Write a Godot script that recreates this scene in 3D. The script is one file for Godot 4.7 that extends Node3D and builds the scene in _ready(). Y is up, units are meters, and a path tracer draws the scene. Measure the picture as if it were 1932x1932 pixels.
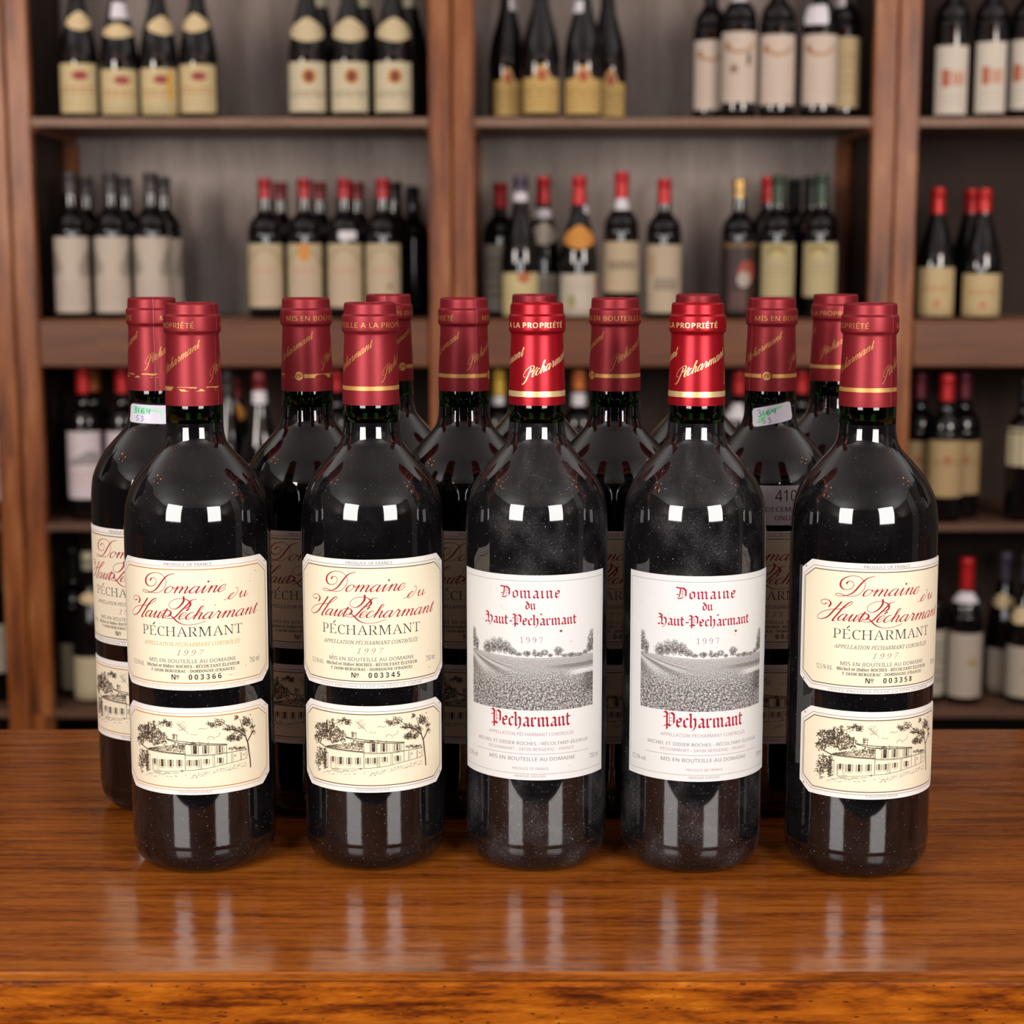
extends Node3D
# A counter with fourteen wine bottles in front of a wooden wine rack.

const SS := 2                      # textures are drawn twice as large and halved
const COUNTER_Y := 0.95
var rng := RandomNumberGenerator.new()
var taken := {}
var mesh_cache := {}
var mat_cache := {}
var tri_cache := {}
var sans: Font
var sans_bold: Font
var serif: Font
var serif_thin: Font
var serif_bold: Font

# ---------------------------------------------------------------- naming
func numbered(called: String) -> String:
	var n: int = taken.get(called, 0)
	taken[called] = n + 1
	return called if n == 0 else "%s_%03d" % [called, n]

func tag(o: Node3D, label: String, category: String, group := "") -> void:
	o.set_meta("label", label)
	o.set_meta("category", category)
	if group:
		o.set_meta("group", group)

func thing(called: String, label: String, category: String, at: Vector3, turn := 0.0, group := "") -> Node3D:
	var o := Node3D.new()
	o.name = numbered(called)
	add_child(o, true)
	o.position = at
	o.rotation.y = turn
	tag(o, label, category, group)
	return o

func part(called: String, mesh: Mesh, m: Material, parent: Node3D, at := Vector3.ZERO) -> MeshInstance3D:
	var o := MeshInstance3D.new()
	o.name = called
	o.mesh = mesh
	o.material_override = m
	parent.add_child(o, true)
	o.position = at
	return o

func struct(called: String, mesh: Mesh, m: Material, at := Vector3.ZERO) -> MeshInstance3D:
	var o := part(called, mesh, m, self, at)
	o.set_meta("kind", "structure")
	return o

# ---------------------------------------------------------------- materials
func plain(c: Color, rough := 0.6, metal := 0.0, spec := 0.5) -> StandardMaterial3D:
	var key := "%s %.3f %.2f %.2f" % [c.to_html(), rough, metal, spec]
	if not mat_cache.has(key):
		var m := StandardMaterial3D.new()
		m.albedo_color = c
		m.roughness = rough
		m.metallic = metal
		m.metallic_specular = spec
		mat_cache[key] = m
	return mat_cache[key]

func textured(im: Image, rough := 0.6, metal := 0.0, spec := 0.5) -> StandardMaterial3D:
	var m := StandardMaterial3D.new()
	m.albedo_texture = ImageTexture.create_from_image(im)
	m.roughness = rough
	m.metallic = metal
	m.metallic_specular = spec
	return m

func c8(r: int, g: int, b: int) -> Color:
	return Color8(r, g, b)

# ---------------------------------------------------------------- meshes
func commit(v: PackedVector3Array, n: PackedVector3Array, uv: PackedVector2Array, idx: PackedInt32Array) -> ArrayMesh:
	var a := []
	a.resize(Mesh.ARRAY_MAX)
	a[Mesh.ARRAY_VERTEX] = v
	a[Mesh.ARRAY_NORMAL] = n
	a[Mesh.ARRAY_TEX_UV] = uv
	a[Mesh.ARRAY_INDEX] = idx
	var m := ArrayMesh.new()
	m.add_surface_from_arrays(Mesh.PRIMITIVE_TRIANGLES, a)
	return m

func lathe(prof: PackedVector2Array, seg: int, turn_from := 0.0, turn_to := TAU) -> ArrayMesh:
	# prof: (radius, height) from bottom to top; u runs round from the back through the front (+z) at 0.5
	var v := PackedVector3Array()
	var nn := PackedVector3Array()
	var uv := PackedVector2Array()
	var idx := PackedInt32Array()
	var lo := prof[0].y
	var hi := prof[0].y
	for p in prof:
		lo = minf(lo, p.y)
		hi = maxf(hi, p.y)
	var cols := prof.size()
	for s in seg + 1:
		var th := turn_from + (turn_to - turn_from) * s / seg - PI
		for k in cols:
			var t := prof[mini(k + 1, cols - 1)] - prof[maxi(k - 1, 0)]
			if k > 0 and k < cols - 1:
				var t1 := (prof[k] - prof[k - 1]).normalized()
				var t2 := (prof[k + 1] - prof[k]).normalized()
				t = t1 + t2
			if t.length() < 1e-9:
				t = Vector2(0, 1)
			t = t.normalized()
			var no := Vector2(t.y, -t.x)
			v.append(Vector3(prof[k].x * sin(th), prof[k].y, prof[k].x * cos(th)))
			nn.append(Vector3(no.x * sin(th), no.y, no.x * cos(th)))
			uv.append(Vector2(float(s) / seg, (hi - prof[k].y) / maxf(hi - lo, 1e-6)))
	for s in seg:
		for k in cols - 1:
			var a := s * cols + k
			var b := (s + 1) * cols + k
			idx.append_array([a, a + 1, b, b, a + 1, b + 1])
	return commit(v, nn, uv, idx)

func smooth_profile(pts: Array, per := 5) -> PackedVector2Array:
	# Catmull-Rom through (radius mm, height mm) pairs
	var p := PackedVector2Array()
	for q in pts:
		p.append(Vector2(q[0], q[1]) * 0.001)
	var out := PackedVector2Array()
	for i in p.size() - 1:
		var a := p[maxi(i - 1, 0)]
		var d := p[mini(i + 2, p.size() - 1)]
		for k in per:
			out.append(catmull(a, p[i], p[i + 1], d, float(k) / per))
	out.append(p[p.size() - 1])
	return out

func catmull(a: Vector2, b: Vector2, c: Vector2, d: Vector2, t: float) -> Vector2:
	return 0.5 * ((2.0 * b) + (c - a) * t + (2.0 * a - 5.0 * b + 4.0 * c - d) * t * t + (3.0 * b - a - 3.0 * c + d) * t * t * t)

func radius_at(prof: PackedVector2Array, y: float) -> float:
	for i in range(prof.size() - 1, 0, -1):
		if prof[i - 1].y <= y and prof[i].y >= y and prof[i].y > prof[i - 1].y:
			return lerpf(prof[i - 1].x, prof[i].x, (y - prof[i - 1].y) / (prof[i].y - prof[i - 1].y))
	return prof[prof.size() - 1].x

func patch(prof: PackedVector2Array, y0: float, y1: float, half: float, shape: String, size := 0.0, cols := 28, rows := 3, lift := 0.00035, tilt := 0.0, flat := 0.0) -> ArrayMesh:
	# A sheet of paper glued on a bottle; half is its half angle. shape: rect, chamfer, round, lens, peak
	var v := PackedVector3Array()
	var nn := PackedVector3Array()
	var uv := PackedVector2Array()
	var idx := PackedInt32Array()
	var r0 := radius_at(prof, (y0 + y1) * 0.5)
	var w := half * r0
	var h := y1 - y0
	var ts := []
	for i in cols + 1:
		ts.append(-1.0 + 2.0 * i / cols)
	if shape == "chamfer" or shape == "round":
		for k in (1 if shape == "chamfer" else 6):
			var e := 1.0 - size / w * (1.0 if shape == "chamfer" else 1.0 - sin(k * PI / 12.0))
			ts.append(e)
			ts.append(-e)
		ts.sort()
	var per := rows + 1
	for layer in 2:
		for t in ts:
			var cut_top := 0.0
			var cut_low := 0.0
			var inside: float = w - absf(t) * w
			if shape == "chamfer" and inside < size:
				cut_top = (size - inside) * 0.74
				cut_low = cut_top
			elif shape == "round" and inside < size:
				cut_top = size - sqrt(maxf(0.0, size * size - (size - inside) * (size - inside)))
				cut_low = cut_top
			elif shape == "lens":
				cut_top = h * 0.42 * pow(absf(t), 1.3)
				cut_low = h * 0.30 * pow(absf(t), 1.6)
			elif shape == "peak":
				cut_top = h * 0.27 * (smoothstep(0.1, 0.52, absf(t)))
			for k in per:
				var y: float = lerpf(y0 + cut_low, y1 - cut_top, float(k) / rows)
				var x: float = t * w
				if tilt != 0.0:
					var q := Vector2(x, y - (y0 + y1) * 0.5).rotated(tilt)
					x = q.x
					y = q.y + (y0 + y1) * 0.5
				var r := radius_at(prof, y)
				if flat > 0.0:
					r = maxf(r, flat)
				var th := x / r0
				r += lift if layer == 0 else lift * 0.12
				var slope := (radius_at(prof, y + 0.001) - radius_at(prof, y - 0.001)) / 0.002 if flat == 0.0 else 0.0
				v.append(Vector3(r * sin(th), y, r * cos(th)))
				var side := 1.0 if layer == 0 else -1.0
				nn.append(Vector3(sin(th), -slope, cos(th)).normalized() * side)
				uv.append(Vector2(t * 0.5 + 0.5, (y1 - lerpf(y0 + cut_low, y1 - cut_top, float(k) / rows)) / h))
	var n := ts.size()
	for layer in 2:
		var o := layer * n * per
		for i in n - 1:
			for k in rows:
				var a := o + i * per + k
				var b := o + (i + 1) * per + k
				if layer == 0:
					idx.append_array([a, a + 1, b, b, a + 1, b + 1])
				else:
					idx.append_array([a, b, a + 1, b, b + 1, a + 1])
	var back := n * per
	for i in n - 1:            # the cut edges, top and bottom
		var a := i * per + rows
		var b := (i + 1) * per + rows
		idx.append_array([a, back + a, b, b, back + a, back + b])
		a = i * per
		b = (i + 1) * per
		idx.append_array([a, b, back + a, b, back + b, back + a])
	for k in rows:             # the side edges
		var a := k
		idx.append_array([a, back + a, a + 1, a + 1, back + a, back + a + 1])
		a = (n - 1) * per + k
		idx.append_array([a, a + 1, back + a, a + 1, back + a + 1, back + a])
	return commit(v, nn, uv, idx)

func box(size: Vector3, grain := "x", bevel := 0.002, scale := Vector2(1.0, 1.0), shift := Vector2.ZERO) -> ArrayMesh:
	# A bevelled box; u runs along the grain, in metres times scale
	var st := SurfaceTool.new()
	st.begin(Mesh.PRIMITIVE_TRIANGLES)
	var h := size * 0.5
	var b := minf(bevel, minf(h.x, minf(h.y, h.z)) * 0.45)
	var corner := func(sx: float, sy: float, sz: float, axis: int) -> Vector3:
		var p := Vector3(sx * (h.x - b), sy * (h.y - b), sz * (h.z - b))
		p[axis] = [sx, sy, sz][axis] * h[axis]
		return p
	var quad := func(a: Vector3, c: Vector3, d: Vector3, e: Vector3) -> void:
		var nrm := (c - a).cross(d - a).normalized()
		if nrm.dot(a + c + d + e) < 0.0:
			var s := c
			c = e
			e = s
			nrm = -nrm
		for p in [a, d, c, a, e, d]:
			st.set_normal(nrm)
			var u: float
			var w: float
			var q: Vector3 = p
			if grain == "x":
				u = q.x
				w = q.y if absf(nrm.z) > 0.7 or absf(nrm.x) > 0.7 else q.z
				if absf(nrm.x) > 0.7:
					u = q.z
			elif grain == "y":
				u = q.y
				w = q.x if absf(nrm.z) > 0.7 else q.z
				if absf(nrm.y) > 0.7:
					u = q.x
			else:
				u = q.z
				w = q.y if absf(nrm.x) > 0.7 else q.x
			st.set_uv(Vector2(u * scale.x, w * scale.y) + shift)
			st.add_vertex(q)
	for ax in 3:
		for s in [-1.0, 1.0]:
			var o := [(ax + 1) % 3, (ax + 2) % 3]
			var pts := []
			for k in [[-1.0, -1.0], [1.0, -1.0], [1.0, 1.0], [-1.0, 1.0]]:
				var sg := [0.0, 0.0, 0.0]
				sg[ax] = s
				sg[o[0]] = k[0]
				sg[o[1]] = k[1]
				pts.append(corner.call(sg[0], sg[1], sg[2], ax))
			quad.call(pts[0], pts[1], pts[2], pts[3])
	for ax in 3:
		var o := [(ax + 1) % 3, (ax + 2) % 3]
		for s in [-1.0, 1.0]:
			for t in [-1.0, 1.0]:
				var pts := []
				for k in [[-1.0, 0], [1.0, 0], [1.0, 1], [-1.0, 1]]:
					var sg := [0.0, 0.0, 0.0]
					sg[ax] = k[0]
					sg[o[0]] = s
					sg[o[1]] = t
					pts.append(corner.call(sg[0], sg[1], sg[2], o[k[1]]))
				quad.call(pts[0], pts[1], pts[2], pts[3])
	for sx in [-1.0, 1.0]:
		for sy in [-1.0, 1.0]:
			for sz in [-1.0, 1.0]:
				var a: Vector3 = corner.call(sx, sy, sz, 0)
				var c: Vector3 = corner.call(sx, sy, sz, 1)
				var d: Vector3 = corner.call(sx, sy, sz, 2)
				quad.call(a, c, d, d)
	return st.commit()

# ---------------------------------------------------------------- drawing flat print
class Sheet:
	var im: Image
	var s: float                  # pixels for a millimetre, before halving
	func _init(w_mm: float, h_mm: float, px_mm: float, paper: Color):
		s = px_mm * SS
		im = Image.create(roundi(w_mm * px_mm) * SS, roundi(h_mm * px_mm) * SS, false, Image.FORMAT_RGBA8)
		im.fill(paper)
	func rect(x0: float, y0: float, x1: float, y1: float, c: Color) -> void:
		im.fill_rect(Rect2i(roundi(x0 * s), roundi(y0 * s), maxi(1, roundi((x1 - x0) * s)), maxi(1, roundi((y1 - y0) * s))), c)
	func poly(pts: PackedVector2Array, c: Color) -> void:   # in millimetres
		var n := pts.size()
		var q := PackedVector2Array()
		var lo := 1e9
		var hi := -1e9
		for p in pts:
			q.append(p * s)
			lo = minf(lo, p.y * s)
			hi = maxf(hi, p.y * s)
		for y in range(maxi(0, ceili(lo - 0.5)), mini(im.get_height() - 1, floori(hi - 0.5)) + 1):
			var yc := y + 0.5
			var xs := []
			for i in n:
				var a := q[i]
				var b := q[(i + 1) % n]
				if (a.y <= yc) != (b.y <= yc):
					xs.append(a.x + (yc - a.y) / (b.y - a.y) * (b.x - a.x))
			xs.sort()
			for k in range(0, xs.size() - 1, 2):
				var x0 := ceili(xs[k] - 0.5)
				var x1 := ceili(xs[k + 1] - 0.5)
				if x1 > x0:
					im.fill_rect(Rect2i(x0, y, x1 - x0, 1), c)
	func line(a: Vector2, b: Vector2, w: float, c: Color) -> void:
		var n := (b - a).normalized().orthogonal() * w * 0.5
		poly(PackedVector2Array([a - n, a + n, b + n, b - n]), c)
	func ellipse(at: Vector2, rx: float, ry: float, c: Color) -> void:
		var p := PackedVector2Array()
		for i in 20:
			p.append(at + Vector2(rx * cos(TAU * i / 20), ry * sin(TAU * i / 20)))
		poly(p, c)
	func path(pts: PackedVector2Array, thin: float, thick: float, c: Color, per := 8) -> void:
		# a pen line that swells on the down strokes
		var d := PackedVector2Array()
		var n := pts.size()
		for i in n - 1:
			var a := pts[maxi(i - 1, 0)]
			var b := pts[i]
			var e := pts[i + 1]
			var f := pts[mini(i + 2, n - 1)]
			for k in per:
				var t := float(k) / per
				d.append(0.5 * ((2.0 * b) + (e - a) * t + (2.0 * a - 5.0 * b + 4.0 * e - f) * t * t + (3.0 * b - a - 3.0 * e + f) * t * t * t))
		d.append(pts[n - 1])
		var l := PackedVector2Array()
		var r := PackedVector2Array()
		var w_was := thin
		for i in d.size():
			var t := (d[mini(i + 1, d.size() - 1)] - d[maxi(i - 1, 0)]).normalized()
			var w := lerpf(thin, thick, pow(clampf(t.y, 0.0, 1.0), 1.6))
			w = lerpf(w_was, w, 0.5)
			w_was = w
			var o := t.orthogonal() * w * 0.5
			l.append(d[i] - o)
			r.append(d[i] + o)
		for i in d.size() - 1:
			poly(PackedVector2Array([l[i], r[i], r[i + 1], l[i + 1]]), c)
	func nib(pts: Array, w: float, c: Color) -> void:
		# a broad nib held at 40 degrees
		var h := Vector2(cos(0.7), -sin(0.7)) * w * 0.5
		for i in pts.size() - 1:
			var a: Vector2 = pts[i]
			var b: Vector2 = pts[i + 1]
			poly(PackedVector2Array([a - h, a + h, b + h, b - h]), c)
	func done() -> Image:
		im.shrink_x2()
		return im

func tris(t: String, font: Font) -> PackedVector2Array:
	var key := t + str(font.get_instance_id())
	if not tri_cache.has(key):
		var tm := TextMesh.new()
		tm.text = t
		tm.font = font
		tm.font_size = 64
		tm.pixel_size = 1.0
		tm.depth = 0.0
		tm.curve_step = 1.0
		var a := tm.surface_get_arrays(0)
		var v: PackedVector3Array = a[Mesh.ARRAY_VERTEX]
		var out := PackedVector2Array()
		if a[Mesh.ARRAY_INDEX] != null and a[Mesh.ARRAY_INDEX].size():
			for i in a[Mesh.ARRAY_INDEX]:
				out.append(Vector2(v[i].x, v[i].y))
		else:
			for p in v:
				out.append(Vector2(p.x, p.y))
		tri_cache[key] = out
	return tri_cache[key]

func extent(p: PackedVector2Array) -> Rect2:
	var r := Rect2(p[0], Vector2.ZERO)
	for q in p:
		r = r.expand(q)
	return r

func words(sh: Sheet, t: String, font: Font, x0: float, x1: float, base: float, cap: float, c: Color, slant := 0.0, turn := 0.0) -> void:
	# a line of type from x0 to x1 millimetres, its capitals cap high, standing on base
	var p := tris(t, font)
	var big := extent(tris("H", font))
	var e := extent(p)
	var ky := cap / big.size.y
	var skew := PackedVector2Array()
	for q in p:
		skew.append(Vector2(q.x + slant * (q.y - big.position.y), q.y - big.position.y))
	e = extent(skew)
	var kx := (x1 - x0) / e.size.x
	var tri := PackedVector2Array([Vector2.ZERO, Vector2.ZERO, Vector2.ZERO])
	for i in range(0, skew.size() - 2, 3):
		for k in 3:
			var q := Vector2((skew[i + k].x - e.position.x) * kx, -skew[i + k].y * ky)
			tri[k] = Vector2(x0, base) + q.rotated(turn)
		sh.poly(tri, c)

# copperplate letters: x to the right, y up, small letters 1 high; several strokes are split by «/»
const SCRIPT := {
	"i": [0.52, "0,.45 .16,.95 .19,1 .19,.3 .25,.02 .38,.08 .52,.45"],
	"n": [0.88, "0,.45 .14,.9 .2,1 .2,.5 .2,0 / .2,.05 .25,.5 .4,.93 .52,1 .6,.85 .6,.25 .67,.02 .78,.08 .9,.45"],
	"m": [1.3, "0,.45 .14,.9 .2,1 .2,.5 .2,0 / .2,.05 .25,.5 .4,.93 .52,1 .6,.85 .6,.4 .6,0 / .6,.05 .66,.5 .8,.93 .92,1 1.0,.85 1.0,.25 1.07,.02 1.18,.08 1.3,.45"],
	"u": [0.88, "0,.45 .15,.95 .19,1 .19,.25 .27,.02 .42,.08 .57,.5 .6,1 .6,.25 .67,.02 .78,.08 .9,.45"],
	"a": [0.86, ".56,.8 .42,1 .22,.92 .07,.5 .1,.12 .24,0 .42,.15 .56,.6 .6,1 .58,.3 .64,.02 .76,.08 .88,.45"],
	"o": [0.72, ".34,1 .13,.85 .05,.45 .13,.06 .3,0 .48,.15 .57,.55 .5,.92 .34,1 / .5,.9 .58,.74 .74,.8"],
	"e": [0.58, "0,.35 .25,.45 .45,.7 .42,.95 .28,1 .1,.78 .05,.4 .13,.06 .29,0 .46,.15 .6,.45"],
	"c": [0.56, ".44,.84 .4,.98 .26,1 .1,.75 .05,.38 .14,.04 .3,0 .46,.15 .58,.45"],
	"h": [0.86, "0,.35 .22,.95 .38,1.6 .36,1.95 .25,1.95 .19,1.6 .19,.8 .19,0 / .19,.05 .24,.5 .39,.93 .5,1 .58,.85 .58,.25 .65,.02 .76,.08 .88,.45"],
	"r": [0.66, "0,.45 .12,.9 .18,1.14 .24,.97 .4,.93 .41,.6 .41,.2 .48,.02 .56,.08 .68,.45"],
	"t": [0.48, "0,.45 .14,.95 .2,1.5 .2,.8 .2,.25 .27,.02 .38,.08 .5,.45 / .02,1.08 .2,1.1 .42,1.16"],
	"d": [0.86, "-.25,-.05 .1,.3 .35,.85 .36,1 .2,.92 .07,.55 .09,.12 .24,0 .44,.2 .6,.75 .62,1.3 .48,1.75 .3,1.72"],
	"P": [1.15, ".62,1.75 .6,1.3 .52,.6 .4,-.1 .2,-.5 -.08,-.55 -.14,-.35 / .16,.5 -.12,.62 -.34,1.0 -.2,1.55 .25,1.95 .75,1.98 1.08,1.7 1.1,1.3 .88,1.02 .6,1.05"],
}

func points(t: String) -> Array:
	var out := []
	for s in t.split("/"):
		var p := PackedVector2Array()
		for q in s.strip_edges().split(" ", false):
			var xy := q.split(",")
			p.append(Vector2(float(xy[0]), float(xy[1])))
		out.append(p)
	return out

func script_word(sh: Sheet, t: String, x0: float, x1: float, base0: float, base1: float, high: float, slant: float, thin: float, thick: float, c: Color) -> void:
	var total := 0.0
	for ch in t:
		total += SCRIPT["e" if ch == "é" else ch][0]
	var k := (x1 - x0) / total
	var x := 0.0
	for ch in t:
		var glyph: Array = SCRIPT["e" if ch == "é" else ch]
		var f := x / total
		var o := Vector2(x0 + x * k, lerpf(base0, base1, f))
		var rise := (base1 - base0) / (x1 - x0)
		for p in points(glyph[1]):
			var q := PackedVector2Array()
			for v in p:
				var dx: float = v.x * k + v.y * high * slant
				q.append(o + Vector2(dx, -v.y * high + v.x * k * rise))
			sh.path(q, thin, thick, c, 6)
		if ch == "é":
			sh.line(o + Vector2(.3 * k + 1.25 * high * slant, -1.25 * high), o + Vector2(.45 * k + 1.6 * high * slant, -1.6 * high), thick * 0.8, c)
		if ch == "i":
			sh.line(o + Vector2(.2 * k + 1.5 * high * slant, -1.5 * high), o + Vector2(.22 * k + 1.72 * high * slant, -1.72 * high), thick, c)
		x += glyph[0]

# black letter: x right, y up
const GOTHIC := {
	"o": [0.62, ".1,.82 .1,.2 .3,.02 .5,.2 .5,.8 .3,.98 .1,.8"],
	"m": [1.12, "0,.86 .14,.98 .16,.12 .28,.02 / .2,.82 .4,1 .52,.86 .52,.12 .62,.02 / .56,.82 .76,1 .88,.86 .88,.12 1.0,.02"],
	"n": [0.76, "0,.86 .14,.98 .16,.12 .28,.02 / .2,.82 .4,1 .52,.86 .52,.12 .64,.02"],
	"u": [0.76, "0,.9 .14,1 .14,.16 .28,.0 .48,.2 / .4,.98 .52,.9 .52,.14 .64,.02"],
	"a": [0.66, ".08,.84 .28,1 .46,.84 .46,.14 .58,.0 / .46,.56 .16,.4 .1,.18 .22,.02 .44,.18"],
	"i": [0.4, "0,.88 .14,1 .16,.12 .28,.02 / .12,1.3 .24,1.46"],
	"e": [0.6, ".1,.82 .1,.2 .26,.02 .48,.18 / .1,.8 .28,.98 .46,.84 .4,.6 .16,.46 / .12,.54 .44,.6"],
	"c": [0.54, ".1,.82 .1,.2 .26,.02 .46,.16 / .1,.82 .28,.98 .44,.86"],
	"t": [0.5, ".14,1.32 .14,.18 .28,.02 .42,.12 / .0,.96 .4,.98"],
	"h": [0.72, ".02,1.5 .12,1.4 .12,.12 .22,.02 / .18,.82 .38,1 .52,.84 .52,.14 .38,-.26 .22,-.36"],
	"r": [0.58, "0,.86 .14,.98 .16,.12 .3,.02 / .2,.8 .36,.98 .48,.84"],
	"d": [0.66, ".1,.8 .1,.2 .3,.02 .5,.2 .5,.84 .1,1.36 / .1,.8 .3,.96 .48,.78"],
	"D": [1.05, "-.06,1.5 .1,1.44 .62,1.42 .84,1.1 .84,.36 .5,.06 .1,.02 / .34,1.4 .3,.7 .14,.5 .02,.56 / .3,.7 .2,.2 .0,.02"],
	"H": [1.0, "-.2,1.42 -.02,1.6 .16,1.56 .34,1.3 .34,.5 .24,.16 .04,.02 -.1,.12 / -.14,.98 .1,1.12 .34,.98 / .38,.92 .62,1.1 .82,.88 .82,.22 .58,-.28 .42,-.34 / .3,.18 .52,.0 / .5,1.5 .34,1.3"],
	"P": [1.02, "-.12,1.5 .06,1.6 .22,1.42 .22,-.3 / .24,1.3 .62,1.52 .84,1.3 .84,.4 .56,.06 .24,.2 / -.1,.98 .2,1.1 / -.06,.02 .22,.14"],
	"-": [0.5, ".06,.5 .4,.52"],
}

func gothic(sh: Sheet, t: String, x0: float, x1: float, base: float, high: float, w: float, c: Color) -> void:
	var total := 0.0
	for ch in t:
		total += GOTHIC["e" if ch == "é" else ch][0]
	var k := (x1 - x0) / total
	var kk := minf(k, high * 1.42)
	var gap := (x1 - x0 - total * kk) / maxf(1.0, t.length() - 1.0)
	var x := x0
	for ch in t:
		var glyph: Array = GOTHIC["e" if ch == "é" else ch]
		for p in points(glyph[1]):
			var q := []
			for v in p:
				q.append(Vector2(x + v.x * kk, base - v.y * high))
			sh.nib(q, w, c)
		if ch == "é":
			sh.nib([Vector2(x + .24 * kk, base - 1.3 * high), Vector2(x + .44 * kk, base - 1.5 * high)], w * 0.8, c)
		if ch in ["D", "P"]:
			var at := Vector2(x + (.52 if ch == "D" else .44) * kk, base)
			sh.line(at + Vector2(0, -1.34 * high), at + Vector2(0, -.1 * high), w * 0.22, c)
			sh.line(at + Vector2(0, -.95 * high), at + Vector2(.25 * kk, -.9 * high), w * 0.2, c)
			sh.line(at + Vector2(0, -.62 * high), at + Vector2(.25 * kk, -.6 * high), w * 0.2, c)
		x += glyph[0] * kk + gap

# the printed sheets are described in the flat frame of the paper: x along the bend, y down, millimetres
func unbend(p: Vector2, axis: float, r: float, half: float, w: float, top: float, top_b: float, low: float, low_b: float, h: float) -> Vector2:
	var a := asin(clampf((p.x - axis) / r, -0.99, 0.99))
	var yt := top - top_b * (1.0 - cos(a))
	var yl := low - low_b * (1.0 - cos(a))
	return Vector2(w * 0.5 + w * 0.5 * a / half, (p.y - yt) / (yl - yt) * h)

const AW := 96.8
const AH := 68.0
const CW := 93.4
const CH := 46.5
const DW := 92.8
const DH := 109.0

func on_a(p: Vector2) -> Vector2:
	return unbend(p, 960, 914, 1.267, AW, 165, 159, 1870, 221, AH)

func on_c(p: Vector2) -> Vector2:
	return unbend(p, 995, 918, 1.223, CW, 185, 225, 1315, 262, CH)

func bent(t: String, f: Callable) -> Array:
	var out := []
	for p in points(t):
		var q := PackedVector2Array()
		for v in p:
			q.append(f.call(v))
		out.append(q)
	return out

func frame(sh: Sheet, w: float, h: float, inset: float, cut: float, thick: float, c: Color) -> void:
	var p := [Vector2(inset + cut, inset * 1.75), Vector2(w - inset - cut, inset * 1.75), Vector2(w - inset, inset * 1.75 + cut * 0.74), Vector2(w - inset, h - inset * 1.5 - cut * 0.74),
		Vector2(w - inset - cut, h - inset * 1.5), Vector2(inset + cut, h - inset * 1.5), Vector2(inset, h - inset * 1.5 - cut * 0.74), Vector2(inset, inset * 1.75 + cut * 0.74)]
	for i in 8:
		sh.line(p[i], p[(i + 1) % 8], thick, c)

func framed_paper(w: float, h: float, line_c: Color) -> Sheet:
	var sh := Sheet.new(w, h, 12.0, c8(244, 236, 228))
	var i := 2.55
	var cut := 6.8
	var p := PackedVector2Array([Vector2(i + cut, i * 1.75), Vector2(w - i - cut, i * 1.75), Vector2(w - i, i * 1.75 + cut * 0.74), Vector2(w - i, h - i * 1.5 - cut * 0.74),
		Vector2(w - i - cut, h - i * 1.5), Vector2(i + cut, h - i * 1.5), Vector2(i, h - i * 1.5 - cut * 0.74), Vector2(i, i * 1.75 + cut * 0.74)])
	sh.poly(p, c8(246, 231, 202))
	frame(sh, w, h, 2.55, 6.8, 0.48, line_c)
	frame(sh, w, h, 1.65, 7.0, 0.2, line_c)
	for k in [Vector2(3.0, 4.2), Vector2(w - 3.0, 4.2), Vector2(3.0, h - 4.2), Vector2(w - 3.0, h - 4.2)]:
		sh.ellipse(k, 0.35, 0.6, line_c.darkened(0.3))
	return sh

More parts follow.
